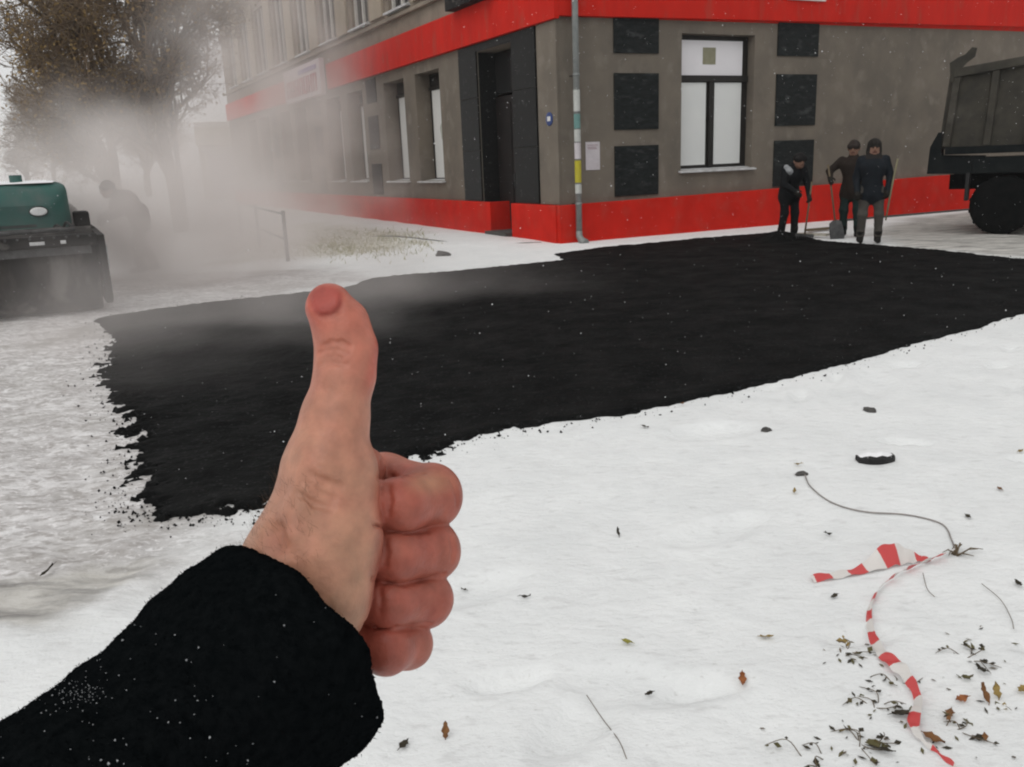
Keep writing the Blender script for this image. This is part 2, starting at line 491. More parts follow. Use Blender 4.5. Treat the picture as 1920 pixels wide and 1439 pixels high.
def ground_material():
    m = bpy.data.materials.new('snowy_ground'); m.use_nodes = True
    nt = m.node_tree; L = nt.links; b = nt.nodes['Principled BSDF']
    geo = N(nt, 'ShaderNodeNewGeometry')

    def noise(scale, det=5, st=(1, 1, 1), rot=0):
        mp = N(nt, 'ShaderNodeMapping'); mp.inputs['Scale'].default_value = st; mp.inputs['Rotation'].default_value = (0, 0, rot)
        L.new(geo.outputs['Position'], mp.inputs['Vector'])
        n = N(nt, 'ShaderNodeTexNoise'); n.inputs['Scale'].default_value = scale; n.inputs['Detail'].default_value = det
        n.inputs['Roughness'].default_value = .65
        L.new(mp.outputs[0], n.inputs['Vector']); return n.outputs['Fac']

    def rng_(v, a, b_, c=0., d=1.):
        r = N(nt, 'ShaderNodeMapRange'); r.inputs[1].default_value = a; r.inputs[2].default_value = b_; r.inputs[3].default_value = c; r.inputs[4].default_value = d
        L.new(v, r.inputs[0]); return r.outputs[0]

    def mul(a, c):
        r = N(nt, 'ShaderNodeMath', operation='MULTIPLY'); L.new(a, r.inputs[0])
        if hasattr(c, 'links'): L.new(c, r.inputs[1])
        else: r.inputs[1].default_value = c
        return r.outputs[0]

    def mixc(f, a, c):
        r = N(nt, 'ShaderNodeMix', data_type='RGBA'); L.new(f, r.inputs[0])
        for s, v in ((6, a), (7, c)):
            if hasattr(v, 'links'): L.new(v, r.inputs[s])
            else: r.inputs[s].default_value = (*v, 1)
        return r.outputs[2]

    def at(nm):
        a = N(nt, 'ShaderNodeAttribute'); a.attribute_name = nm; return a.outputs['Fac']
    snow = mixc(rng_(noise(2.2), .35, .7), (.84, .85, .845), (.76, .772, .77))
    snow = mixc(rng_(noise(38, 3, (1, 1.6, 1)), .64, .74, 0, .55), snow, (.52, .51, .49))       # specks of grit
    snow = mixc(mul(rng_(noise(9, 4, (1, 2.4, 1), .35),   .56, .70), .42), snow, (.56, .555, .55))  # thin scuffed streaks
    sl_ = mixc(rng_(noise(2.6, 7, (1, 2.0, 1), -.35), .36, .60), (.76, .745, .74), (.48, .46, .45))
    sl_ = mixc(rng_(noise(11, 7, (1, 2.0, 1), -.35), .47, .60, 0, .85), sl_, (.36, .335, .32))
    sl_ = mixc(rng_(noise(24, 5, (1, 1.7, 1), -.35), .54, .63, 0, .8), sl_, (.82, .80, .80))
    sl_ = mixc(rng_(noise(.9, 5), .52, .68, 0, .65), sl_, (.34, .32, .295))
    sl_ = mixc(rng_(noise(5, 5), .60, .66, 0, .7), sl_, (.83, .82, .82))
    col = mixc(at('slush'), snow, sl_)
    trk = mixc(rng_(noise(1.6, 6, (1, 5, 1), .45), .42, .60), (.55, .53, .49), (.22, .21, .195))
    col = mixc(mul(at('tracks'), .9), col, trk)
    lawn = mixc(rng_(noise(6, 6), .40, .60), (.62, .60, .52), (.26, .235, .13))
    col = mixc(mul(at('lawn'), .8), col, lawn)
    L.new(col, b.inputs['Base Color'])
    b.inputs['Roughness'].default_value = .75
    b.inputs['Specular IOR Level'].default_value = .2
    bp = N(nt, 'ShaderNodeBump'); bp.inputs['Strength'].default_value = .8; bp.inputs['Distance'].default_value = .016
    L.new(noise(16, 6, (1, 1.5, 1)), bp.inputs['Height']); L.new(bp.outputs[0], b.inputs['Normal'])
    return m


ground = mesh_np('ground', np.stack([GX, GY, GZ], -1).reshape(-1, 3), gf, ground_material(),
                 attrs={'slush': ('FLOAT', sl.ravel()), 'tracks': ('FLOAT', tr.ravel()), 'lawn': ('FLOAT', lw.ravel())})
tag(ground, kind='structure')

# fresh asphalt: a rough mat a few centimetres thick that thins out at its edge
ax_ = axis_lines([(-6.6, -4.2, .035), (-4.2, -1.0, .022), (-1.0, 2.5, .035), (2.5, 10.5, .05)])
ay_ = axis_lines([(3.6, 7.4, .020), (7.4, 11, .04), (11, 19.5, .08)])
AX, AY = np.meshgrid(ax_, ay_, indexing='ij')
ASD = asph_sd(AX, AY)
AZ = np.clip(ASD * .55, -.05, .022) + .010 * fbm(AX * 1.5, AY * 1.5, 2, 60) + .012 * fbm(AX * 13, AY * 13, 3, 61) * smooth(-.1, .2, ASD)
AZ = np.where(ASD < .25, AZ + np.maximum(0, gh(AX, AY)) * smooth(.25, 0, ASD), AZ)
ai = np.arange(AX.size).reshape(AX.shape)
keep = (ASD[:-1, :-1] > -.12) | (ASD[1:, 1:] > -.12)
af = np.stack([ai[:-1, :-1], ai[1:, :-1], ai[1:, 1:], ai[:-1, 1:]], -1)[keep]
used = np.unique(af); rm = np.full(AX.size, -1); rm[used] = np.arange(len(used))
M['asphalt'] = mat('fresh_black_asphalt', (.0085, .0088, .0087), (.0045, .0047, .0047), 2.2, .7, rough2=.9, spec=.05, bump=1.0, bscale=45, spots=((.030, .031, .031), 38, .60, .68))
asphalt = mesh_np('asphalt', np.stack([AX, AY, AZ], -1).reshape(-1, 3)[used], rm[af], M['asphalt'])
tag(asphalt, kind='structure')


def az(x, y):
    return float(max(.022 + .010 * fbm(np.array([x * 1.5]), np.array([y * 1.5]), 2, 60)[0], 0))


# ------------------------------------------------------------------ corner building
bld = empty('corner_building', (CORNER[0], CORNER[1], 0), 'grey brown corner building with red band, red plinth and dark stone panels', 'building')
L_LEN, R_LEN, TOP = 33.0, 26.0, 9.2
L_WIN = [(5.72, 7.32), (8.15, 9.77), (11.65, 13.22), (13.95, 15.5), (18.2, 19.8), (20.6, 22.2), (24.3, 25.9), (26.8, 28.4)]
L_TIL = [(10.36, 11.25), (16.3, 17.2), (22.8, 23.7)]
R_WIN = [(2.95, 4.88), (16.0, 17.9), (20.5, 22.4)]
R_TIL = [(1.28, 2.36), (5.5, 6.68), (14.3, 15.4)]
DOOR = (1.83, 3.48, .05, 4.08)


def wall_with_holes(name, fr, s0, s1, z0, z1, holes, m, depth):
    """one face with rectangular openings and their reveals"""
    b = MB()
    S = sorted({s0, s1, *[h[0] for h in holes], *[h[1] for h in holes]})
    Z = sorted({z0, z1, *[h[2] for h in holes], *[h[3] for h in holes]})
    for a, c in zip(S, S[1:]):
        for d, e in zip(Z, Z[1:]):
            if any(h[0] <= a and c <= h[1] and h[2] <= d and e <= h[3] for h in holes):
                continue
            b.add([fr(a, 0, d), fr(c, 0, d), fr(c, 0, e), fr(a, 0, e)], [(0, 1, 2, 3)])
    for (a, c, d, e) in holes:
        q = -depth
        for p in ([(a, d), (a, e)], [(c, d), (c, e)], [(a, d), (c, d)], [(a, e), (c, e)]):
            b.add([fr(p[0][0], 0, p[0][1]), fr(p[1][0], 0, p[1][1]), fr(p[1][0], q, p[1][1]), fr(p[0][0], q, p[0][1])], [(0, 1, 2, 3)])
    return b.build(name, m, bld, recalc=False)


zb, zt = 1.24, 3.98
wall_with_holes('wall', WL, 0, L_LEN, -.1, 5.05, [DOOR] + [(a, c, zb, zt) for a, c in L_WIN], M['wall'], .5)
wall_with_holes('wall', WR, 0, R_LEN, -.1, 5.05, [(a, c, 1.32, 4.08) for a, c in R_WIN], M['wall'], .32)
UPW = [(s, s + 1.5) for s in (4.2, 7.4, 10.6, 13.8, 17.0, 20.2, 23.4, 26.6, 29.8)]
UPR = [(s, s + 1.5) for s in (2.2, 5.6, 9.0, 12.4, 15.8, 19.2)]
wall_with_holes('upper_wall', WL, 0, L_LEN, 5.05, TOP, [(a, c, 5.75, 8.3) for a, c in UPW], M['wall_up'], .25)
wall_with_holes('upper_wall', WR, 0, R_LEN, 5.05, TOP, [(a, c, 5.95, 8.3) for a, c in UPR], M['wall_up'], .25)
far = CORNER + DL * L_LEN + DR * R_LEN
b = MB()
b.add([WL(L_LEN, 0, -.1), WL(L_LEN, 0, TOP), (far[0], far[1], TOP), (far[0], far[1], -.1)], [(0, 1, 2, 3)])
b.add([WR(R_LEN, 0, -.1), WR(R_LEN, 0, TOP), (far[0], far[1], TOP), (far[0], far[1], -.1)], [(3, 2, 1, 0)])
b.build('rear_wall', M['wall_up'], bld, recalc=False)
b = MB(); b.add([WL(-.35, .35, TOP), WL(L_LEN, .35, TOP), (far[0], far[1], TOP), WR(R_LEN, .35, TOP)], [(0, 1, 2, 3)])
b.add([WL(-.35, .35, TOP + .25), WL(L_LEN, .35, TOP + .25), (far[0], far[1], TOP + .25), WR(R_LEN, .35, TOP + .25)], [(3, 2, 1, 0)])
for i in range(4):
    j = (i + 1) % 4
    b.add([b.v[i], b.v[j], b.v[4 + j], b.v[4 + i]], [(0, 1, 2, 3)])
b.build('roof', M['wall_up'], bld)


def wbox(name, fr, s0, s1, z0, z1, n0, n1, m, parent, bevel=.0):
    return MB().box((s0, n0, z0), (s1, n1, z1), fr=fr).build(name, m, parent, bevel=bevel)


# red fascia band: wraps the corner
wbox('red_band', WL, -.122, 14.85, 4.26, 5.06, .004, .12, M['red'], bld, .01)
wbox('red_band', WL, 19.9, L_LEN, 4.26, 5.06, .004, .12, M['red'], bld, .01)
b = MB()
b.add([WR(.0, .004, 4.31), WR(R_LEN, .004, 4.42), WR(R_LEN, .004, 5.4), WR(0, .004, 5.4), WR(-.05, .12, 4.31), WR(R_LEN, .12, 4.60), WR(R_LEN, .12, 5.4), WR(-.05, .12, 5.4)],
      [(0, 3, 2, 1), (4, 5, 6, 7), (0, 1, 5, 4), (1, 2, 6, 5), (2, 3, 7, 6), (3, 0, 4, 7)])
b.build('red_band', M['red'], bld, bevel=.01)
wbox('sign_edge', WR, 5.62, 6.7, 4.80, 4.84, .125, .17, M['white_paint'], bld)
wbox('canopy_edge', WL, 2.3, 4.38, 5.063, 5.5, -.02, .35, M['machine_dark'], bld, .02)
# red plinth
wbox('plinth', WL, 2.93, 14.7, -.05, .76, .004, .13, M['red_low'], bld, .012)
wbox('plinth', WL, 14.703, L_LEN, -.05, .76, .004, .13, M['red_low'], bld, .012)
wbox('plinth', WL, 2.93, 3.06, -.05, .76, -.48, .003, M['red_low'], bld, .01)
wbox('plinth', WL, -.02, 1.88, -.05, .76, .004, .14, M['red_low'], bld, .012)
b = MB()
b.add([WR(-.10, .004, -.05), WR(12.35, .004, -.05), WR(12.35, .004, .90), WR(-.1, .004, .755), WR(-.10, .13, -.05), WR(12.35, .13, -.05), WR(12.35, .13, .90), WR(-.1, .13, .755)],
      [(0, 3, 2, 1), (4, 5, 6, 7), (0, 1, 5, 4), (1, 2, 6, 5), (2, 3, 7, 6), (3, 0, 4, 7)])
b.build('plinth', M['red_low'], bld, bevel=.012)
wbox('plinth', WR, 12.36, R_LEN, -.05, .9, .004, .13, M['red_low'], bld, .012)
wbox('plinth_ledge', WR, 11.6, 12.6, .905, .96, .0, .24, M['sill'], bld, .008)
# corner pilaster, slightly proud of the walls
wbox('corner_pier', WL, -.03, .70, .765, 4.255, .004, .05, M['wall'], bld, .01)

# granite door surround, slab by slab, and the dark door inside
for (a, c) in ((.80, 1.80), (3.50, 4.45)):
    for i, (d, e) in enumerate(((.77, 1.93), (1.936, 3.1), (3.106, 4.25))):
        wbox('granite_slab', WL, a, c, d, e, .004, .045, M['granite'], bld, .004)
wbox('granite_slab', WL, 1.806, 3.494, 4.09, 4.25, .004, .045, M['granite'], bld, .004)
for s in (1.835, 3.475):
    q = 1 if s < 2 else -1
    wbox('jamb_slab', WL, min(s, s + q * .02), max(s, s + q * .02), .05, 4.07, -.49, .0, M['granite'], bld)
dr = wbox('door', WL, 1.86, 3.45, .09, 3.1, -.47, -.40, M['door_dark'], bld)
for (a, c) in ((1.95, 2.6), (2.72, 3.36)):
    for (d, e) in ((.3, 1.2), (1.35, 2.95)):
        wbox('door_panel', WL, a, c, d, e, -.398, -.385, M['door_dark'], dr, .006)
hd = MB(); hd.tube([WL(2.56, -.37, 1.05), WL(2.56, -.34, 1.1), WL(2.56, -.34, 1.35), WL(2.56, -.37, 1.4)], .014, 6); hd.build('handle', M['steel'], dr)
wbox('transom_pane', WL, 1.86, 3.45, 3.16, 4.06, -.46, -.42, M['glass_dark'], bld)
wbox('door_step', WL, 1.90, 2.92, -.02, .12, -.45, .30, M['stone'], bld, .01)


def window(fr, a, c, d, e, rec, style):
    w = wbox('window', fr, a + .002, c - .002, d + .002, e - .002, -rec - .06, -rec, M['dark_frame'], bld)
    if style == 'right':                      # transom light over two tall panes
        wbox('pane', fr, a + .03, c - .16, e - .80, e - .10, -rec + .003, -rec + .012, M['white_pane2'], w)
        wbox('pane', fr, a + .03, a + .80, d + .10, e - .95, -rec + .003, -rec + .012, M['white_pane'], w)
        wbox('pane', fr, a + 1.03, c - .17, d + .10, e - .95, -rec + .003, -rec + .012, M['white_pane'], w)
        wbox('mullion', fr, a + .86, a + .97, d + .05, e - .87, -rec + .003, -rec + .05, M['dark_frame'], w, .006)
        wbox('transom_bar', fr, a + .01, c - .02, e - .935, e - .815, -rec + .003, -rec + .052, M['dark_frame'], w, .006)
        if a < 3:
            wbox('paper_notice', fr, a + .70, a + 1.04, e - .58, e - .24, -rec + .014, -rec + .018, M['notice_olive'], w)
    else:
        wbox('pane', fr, a + .06, c - .14, d + .06, e - .42, -rec + .003, -rec + .012, M['white_pane'], w)
        wbox('transom_bar', fr, a + .02, c - .02, e - .41, e - .33, -rec + .003, -rec + .05, M['dark_frame'], w)
        wbox('pane', fr, a + .06, c - .06, e - .32, e - .05, -rec + .003, -rec + .012, M['glass_dark'], w)
    s = MB()
    s.add([fr(a - .06, -rec, d + .03), fr(c + .06, -rec, d + .03), fr(c + .06, .10, d - .02), fr(a - .06, .10, d - .02),
           fr(a - .06, -rec, d - .01), fr(c + .06, -rec, d - .01), fr(c + .06, .10, d - .05), fr(a - .06, .10, d - .05)],
          [(0, 1, 2, 3), (4, 7, 6, 5), (0, 4, 5, 1), (1, 5, 6, 2), (2, 6, 7, 3), (3, 7, 4, 0)])
    s.build('sill', M['sill'], w)
    return w


M['notice_olive'] = mat('olive_paper', (.24, .23, .15), (.29, .28, .20), 14, .8)
for a, c in R_WIN:
    window(WR, a, c, 1.32, 4.08, .22, 'right')
for i, (a, c) in enumerate(L_WIN):
    w = window(WL, a, c, zb, zt, .42, 'left')
    if i == 0:                                # faded food picture printed on the film
        b = MB()
        for (cx, cz, rx, rz, mi) in ((6.15, 2.75, .30, .32, 0), (6.25, 2.2, .34, .30, 1), (6.0, 2.42, .2, .2, 1), (6.5, 2.5, .25, .3, 0)):
            v = [WL(cx + rx * math.cos(q) * (1 + .12 * math.sin(5 * q)), -.42 + .014 + mi * .002, cz + rz * math.sin(q) * (1 + .1 * math.cos(3 * q))) for q in np.linspace(0, 2 * math.pi, 25)[:-1]]
            b.add(v, [tuple(range(24))], mi)
        b.build('printed_picture', [M['pic_pale'], M['pic_ochre']], w)
    if i == 1:
        b = MB()
        v = [WL(8.62 + .30 * math.cos(q) * (1 + .2 * math.sin(3 * q)), -.405, 2.55 + .55 * math.sin(q)) for q in np.linspace(0, 2 * math.pi, 25)[:-1]]
        b.add(v, [tuple(range(24))])
        b.build('printed_picture', M['pic_shadow'] if 'pic_shadow' in M else mat('grey_print', (.12, .10, .09), (.2, .17, .14), 7, .5), w)
for fr, lst, z0, z1 in ((WL, UPW, 5.75, 8.3), (WR, UPR, 5.95, 8.3)):
    for a, c in lst:
        w = wbox('upper_window', fr, a + .002, c - .002, z0 + .002, z1 - .002, -.24, -.18, M['glass_dark'], bld)
        for (p, q) in ((a + .01, a + .10), (c - .10, c - .01), ((a + c) / 2 - .04, (a + c) / 2 + .04)):
            wbox('frame', fr, p, q, z0 + .01, z1 - .01, -.178, -.10, M['white_paint'], w)
        wbox('frame', fr, a + .102, (a + c) / 2 - .042, z0 + .01, z0 + .09, -.178, -.10, M['white_paint'], w)
        wbox('frame', fr, (a + c) / 2 + .042, c - .102, z0 + .01, z0 + .09, -.178, -.10, M['white_paint'], w)
        wbox('sill', fr, a - .1, c + .1, z0 - .06, z0 - .003, -.17, .14, M['sill'], w, .006)
for i, (a, c) in enumerate(UPW[:-1]):           # pale panels between the upper windows
    s = UPW[i][1] + .35; t = UPW[i + 1][0] - .35
    wbox('pale_panel', WL, s, t, 5.72, 8.6, .004, .09, M['beige'], bld, .01)
wbox('cornice', WL, 4.6, L_LEN, 5.50, 5.60, .004, .12, M['wall_up'], bld, .02)
for i, (a, c) in enumerate(L_TIL):
    for (d, e) in ((.83, 1.74), (2.17, 3.14), (3.52, 4.2)):
        wbox('stone_panel', WL, a, c, d, e, .003, .02, M['slate'], bld, .003)
for i, (a, c) in enumerate(R_TIL):
    for (d, e) in ((.86, 1.87), (2.19, 3.29), (3.67, 4.36)):
        wbox('stone_panel', WR, a, c, d, e, .003, .03, M['slate'], bld, .004)

# drainpipe at the corner with torn stickers
ps, pn = .28, .24
pp = MB()
pp.tube([WR(ps, pn, .22), WR(ps, pn, 9.2)], .062, 14)
pipe = pp.build('drainpipe', M['pipe'], bld)
b = MB(); b.tube([WR(ps, pn, .24), WR(ps, pn, .14), WR(ps + .02, pn + .05, .05), WR(ps + .05, pn + .17, .0)], [.066, .068, .075, .085], 12)
b.build('shoe', M['pipe'], pipe)
for z in (.75, 3.2, 5.6):
    MB().lathe([(0, .069), (.05, .069)], WR(ps, pn, z), (0, 0, 1), 14).build('collar', M['pipe'], pipe)
    MB().tube([WR(ps, .0, z + .025), WR(ps, pn - .05, z + .025)], .012, 6).build('bracket', M['steel'], pipe)


def sticker(z0, z1, m, q0=-1.9, q1=1.0, r=.0645):
    b = MB(); n = 10
    v = []
    for k in range(n + 1):
        q = q0 + (q1 - q0) * k / n
        d = OR * math.cos(q) + DR * math.sin(q)
        for z in (z0, z1):
            v.append(WR(ps, pn, z + .012 * math.sin(3 * k + z * 40)) + d * r)
    b.add(v, [(2 * k, 2 * k + 2, 2 * k + 3, 2 * k + 1) for k in range(n)], 0, True)
    b.build('sticker', m, pipe, recalc=False)


sticker(2.55, 2.95, M['offwhite']); sticker(2.23, 2.50, M['teal']); sticker(1.98, 2.21, M['offwhite'])
sticker(1.65, 1.96, M['paper']); sticker(1.19, 1.62, M['yellow']); sticker(.98, 1.16, M['offwhite'])

# paper notice, number plate and shop sign
nb = MB(); nb.box((.60, .004, 1.42), (.93, .012, 1.97), fr=WR)
no = tag(nb.build('paper_notice', M['paper']), 'pinkish paper notice pasted on the wall right of the drainpipe', 'notice')
for z, w_ in ((1.90, .24), (1.86, .20), (1.83, .22)):
    MB().box((.645, .013, z), (.645 + w_, .0145, z + .014), fr=WR).build('print_line', mat('faded_red_print', (.40, .27, .30), None, 5, .8) if z == 1.90 else bpy.data.materials['faded_red_print'], no)
nb = MB(); nb.lathe([(0, .13), (.012, .13), (.016, .12)], WL(.26, .052, 2.44), OL, 24)
np_ = tag(nb.build('number_plate', M['blue']), 'small round blue plate on the corner pier left of the drainpipe', 'plate')
MB().box((.20, .070, 2.40), (.32, .074, 2.49), fr=WL).build('white_field', M['lamp_white'], np_)
sg = MB(); sg.box((14.95, .13, 4.12), (19.8, .32, 5.28), fr=WL)
sgn = tag(sg.build('shop_sign', M['sign_white'], bevel=.02), 'pale pink signboard with red letters on the fascia, faint in steam', 'sign')
rs = random.Random(4)
x = 15.35
for k in range(7):                             # letter strokes as blurred by the steam
    b = MB(); w_ = .44
    b.box((x, .322, 4.28), (x + .11, .35, 4.86), fr=WL); b.box((x + w_ - .11, .322, 4.28), (x + w_, .35, 4.86), fr=WL)
    if k % 3 == 0: b.box((x + .112, .322, 4.76), (x + w_ - .112, .35, 4.86), fr=WL)
    elif k % 3 == 1: b.box((x + .112, .322, 4.52), (x + w_ - .112, .35, 4.62), fr=WL)
    else: b.box((x + .112, .322, 4.28), (x + w_ - .112, .35, 4.38), fr=WL)
    b.build('letter', M['sign_red'], sgn)
    x += .60
MB().box((15.3, .322, 4.98), (17.6, .34, 5.12), fr=WL).build('violet_line', M['sign_violet'], sgn)

# ------------------------------------------------------------------ signed-distance modelling of bodies
def round_cone(P, a, b, r1, r2):
    a = np.asarray(a, np.float32); b = np.asarray(b, np.float32)
    ba = b - a; l2 = float(ba @ ba)
    if l2 < 1e-12:
        return np.sqrt(((P - a) ** 2).sum(-1)) - max(r1, r2)
    rr = r1 - r2; a2 = l2 - rr * rr
    if a2 <= 0:
        c = a if r1 > r2 else b
        return np.sqrt(((P - c) ** 2).sum(-1)) - max(r1, r2)
    il2 = 1.0 / l2
    pa = P - a; y = pa @ ba; z = y - l2
    q = pa * l2 - y[..., None] * ba
    x2 = (q * q).sum(-1); y2 = y * y * l2; z2 = z * z * l2
    k = math.copysign(1, rr) * rr * rr * x2 if rr else np.zeros_like(x2)
    d = (np.sqrt(x2 * a2 * il2) + y * rr) * il2 - r1
    m1 = np.sign(z) * a2 * z2 > k
    m2 = np.sign(y) * a2 * y2 < k
    d = np.where(m2, np.sqrt(x2 + y2) * il2 - r1, d)
    d = np.where(m1, np.sqrt(x2 + z2) * il2 - r2, d)
    return d


def smin(a, b, k):
    if k <= 0: return np.minimum(a, b)
    h = np.maximum(k - np.abs(a - b), 0) / k
    return np.minimum(a, b) - h * h * k * .25


def smax(a, b, k):
    return -smin(-a, -b, k)


class Field:
    def __init__(self, lo, hi, h):
        self.lo = np.array(lo, np.float32); self.h = h
        self.n = np.ceil((np.array(hi) - self.lo) / h).astype(int) + 1
        self.f = np.full(self.n, 1e3, np.float32)

    def sub(self, lo, hi):
        i0 = np.clip(np.floor((np.array(lo) - self.lo) / self.h).astype(int), 0, self.n)
        i1 = np.clip(np.ceil((np.array(hi) - self.lo) / self.h).astype(int) + 1, 0, self.n)
        sl_ = tuple(slice(a, b) for a, b in zip(i0, i1))
        g = np.meshgrid(*[self.lo[k] + self.h * np.arange(i0[k], i1[k], dtype=np.float32) for k in range(3)], indexing='ij')
        return sl_, np.stack(g, -1)

    def cone(self, a, b, r1, r2, k, op='add', sq=None):
        r = max(r1, r2) + k + 2 * self.h
        sl_, P = self.sub(np.minimum(a, b) - r, np.maximum(a, b) + r)
        if P.size == 0: return
        d = round_cone(P, a, b, r1, r2)
        if op == 'add': self.f[sl_] = smin(self.f[sl_], d, k)
        else: self.f[sl_] = smax(self.f[sl_], -d, k)

    def mesh(self):
        f = self.f; n = self.n
        c = [f[i:n[0] - 1 + i, j:n[1] - 1 + j, k:n[2] - 1 + k] for i in (0, 1) for j in (0, 1) for k in (0, 1)]
        neg = sum((x < 0).astype(np.int8) for x in c)
        cell = (neg > 0) & (neg < 8)
        ii = np.argwhere(cell)
        cv = np.stack([x[cell] for x in c], -1)
        off = np.array([(i, j, k) for i in (0, 1) for j in (0, 1) for k in (0, 1)], float)
        acc = np.zeros((len(ii), 3)); cnt = np.zeros(len(ii))
        for p in range(8):
            for q in range(p + 1, 8):
                if abs(off[p] - off[q]).sum() != 1: continue
                a, b = cv[:, p], cv[:, q]; x = (a < 0) != (b < 0)
                t = np.where(x, a / np.where(x, a - b, 1), 0)
                acc += np.where(x[:, None], off[p] + t[:, None] * (off[q] - off[p]), 0); cnt += x
        V = self.lo + self.h * (ii + acc / cnt[:, None])
        im = np.full(cell.shape, -1, np.int64); im[cell] = np.arange(len(ii))
        F = []
        for ax in range(3):
            u, v = (ax + 1) % 3, (ax + 2) % 3
            s0 = [slice(1, n[k] - 1) for k in range(3)]; s0[ax] = slice(0, n[ax] - 1)
            s1 = list(s0); s1[ax] = slice(1, n[ax])
            a, b = f[tuple(s0)] < 0, f[tuple(s1)] < 0
            for m_, flip in ((a & ~b, False), (~a & b, True)):
                q = np.argwhere(m_)
                if not len(q): continue
                q = q + np.array([0 if k == ax else 1 for k in range(3)])
                e = np.eye(3, dtype=int)
                ids = [im[tuple((q - du * e[u] - dv * e[v]).T)] for du, dv in ((1, 1), (0, 1), (0, 0), (1, 0))]
                F.append(np.stack(ids[::-1] if flip else ids, -1))
        F = np.concatenate(F); F = F[(F >= 0).all(1)]
        return V, F


def attr_material(name, rough=.8, spec=.25, bump=0., bscale=60., sheen=0., sss=0.):
    m = bpy.data.materials.new(name); m.use_nodes = True
    nt = m.node_tree; b = nt.nodes['Principled BSDF']
    a = N(nt, 'ShaderNodeAttribute'); a.attribute_name = 'col'
    geo = N(nt, 'ShaderNodeNewGeometry')
    nz = N(nt, 'ShaderNodeTexNoise'); nz.inputs['Scale'].default_value = bscale * .25; nz.inputs['Detail'].default_value = 6
    nt.links.new(geo.outputs['Position'], nz.inputs['Vector'])
    mr = N(nt, 'ShaderNodeMapRange'); mr.inputs[1].default_value = .3; mr.inputs[2].default_value = .7; mr.inputs[3].default_value = .82; mr.inputs[4].default_value = 1.15
    nt.links.new(nz.outputs['Fac'], mr.inputs[0])
    vm = N(nt, 'ShaderNodeVectorMath', operation='SCALE')
    nt.links.new(a.outputs['Color'], vm.inputs[0]); nt.links.new(mr.outputs[0], vm.inputs['Scale'])
    nt.links.new(vm.outputs[0], b.inputs['Base Color'])
    b.inputs['Roughness'].default_value = rough; b.inputs['Specular IOR Level'].default_value = spec
    if sheen: b.inputs['Sheen Weight'].default_value = sheen
    if sss:
        b.inputs['Subsurface Weight'].default_value = sss
        b.inputs['Subsurface Radius'].default_value = (1.0, .35, .2)
        b.inputs['Subsurface Scale'].default_value = .005
    if bump:
        n3 = N(nt, 'ShaderNodeTexNoise'); n3.inputs['Scale'].default_value = bscale; n3.inputs['Detail'].default_value = 4
        nt.links.new(geo.outputs['Position'], n3.inputs['Vector'])
        bp = N(nt, 'ShaderNodeBump'); bp.inputs['Strength'].default_value = bump; bp.inputs['Distance'].default_value = .3 / bscale
        nt.links.new(n3.outputs['Fac'], bp.inputs['Height']); nt.links.new(bp.outputs[0], b.inputs['Normal'])
    return m


M['figure'] = attr_material('work_clothes_and_skin', .85, .2, .4, 30)

# ------------------------------------------------------------------ trees
def grow(seed, height, spread, lean=(0, 0), levels=4, trunk_r=.2, forks=9):
    rs = random.Random(seed); wood, twigs, tips = MB(), MB(), []

    def branch(p, d, ln, r, lv):
        n = 5 if lv == 0 else (4 if lv < 3 else 2)
        pts = [np.array(p, float)]; d = unit(d)
        for i in range(n):
            j = .10 if lv == 0 else .30
            d = unit(d + np.array([rs.gauss(0, j), rs.gauss(0, j), rs.gauss(0, j) + (.10 if lv else .25)]))
            pts.append(pts[-1] + d * ln / n)
        rad = [max(.0075, r * (1 - .62 * i / n)) for i in range(n + 1)]
        (wood if lv < 2 else twigs).tube(pts, rad, 8 if lv == 0 else (6 if lv == 1 else (4 if lv == 2 else 3)), cap=lv < 2)
        if lv >= 2: tips.append((pts[-1], pts[-2]))
        if lv == levels: return
        cnt = forks if lv == 0 else (9 if lv == 1 else 7)
        for k in range(cnt):
            t = (.16 if lv == 0 else .24) + (.84 if lv == 0 else .76) * (k + rs.random()) / cnt
            q = min(n - 1, int(t * n)); fpos = pts[q] + (pts[q + 1] - pts[q]) * (t * n - q)
            ax = unit(pts[q + 1] - pts[q]); s = unit(np.cross(ax, (rs.gauss(0, 1), rs.gauss(0, 1), rs.gauss(0, 1))))
            a = rs.uniform(.5, 1.0) if lv else rs.uniform(.45, .95)
            nd = ax * math.cos(a) + s * math.sin(a)
            branch(fpos, nd, ln * (spread if lv == 0 else .55) * rs.uniform(.7, 1.1), rad[q] * .55, lv + 1)
    branch((0, 0, 0), (lean[0], lean[1], 1), height * .72, trunk_r, 0)
    return wood, twigs, tips, rs


def make_tree(name, pos, seed, height, spread, lean, label, leaves=2.0, leaf=.05, group='bare street trees on the left', trunk_r=.2, forks=9):
    t = empty(name, pos, label, 'tree', group); LOCAL.add(t.name)
    wood, twigs, tips, rs = grow(seed, height, spread, lean, 4, trunk_r, forks)
    wood.build('trunk', M['bark'], t, recalc=False)
    for p, q in tips:
        for _ in range(int(leaves) + (rs.random() < leaves % 1)):
            c = p + np.array([rs.gauss(0, .10), rs.gauss(0, .10), rs.gauss(0, .10)])
            u = unit([rs.gauss(0, 1) for _ in range(3)]); v = unit(np.cross(u, [rs.gauss(0, 1) for _ in range(3)]))
            s = leaf * rs.uniform(.6, 1.3)
            twigs.add([c - u * s, c + v * s * .55, c + u * s, c - v * s * .55], [(0, 1, 2, 3)], 1)
    cr = twigs.build('crown', [M['twig'], M['leaf_tree']], t, recalc=False)
    return t


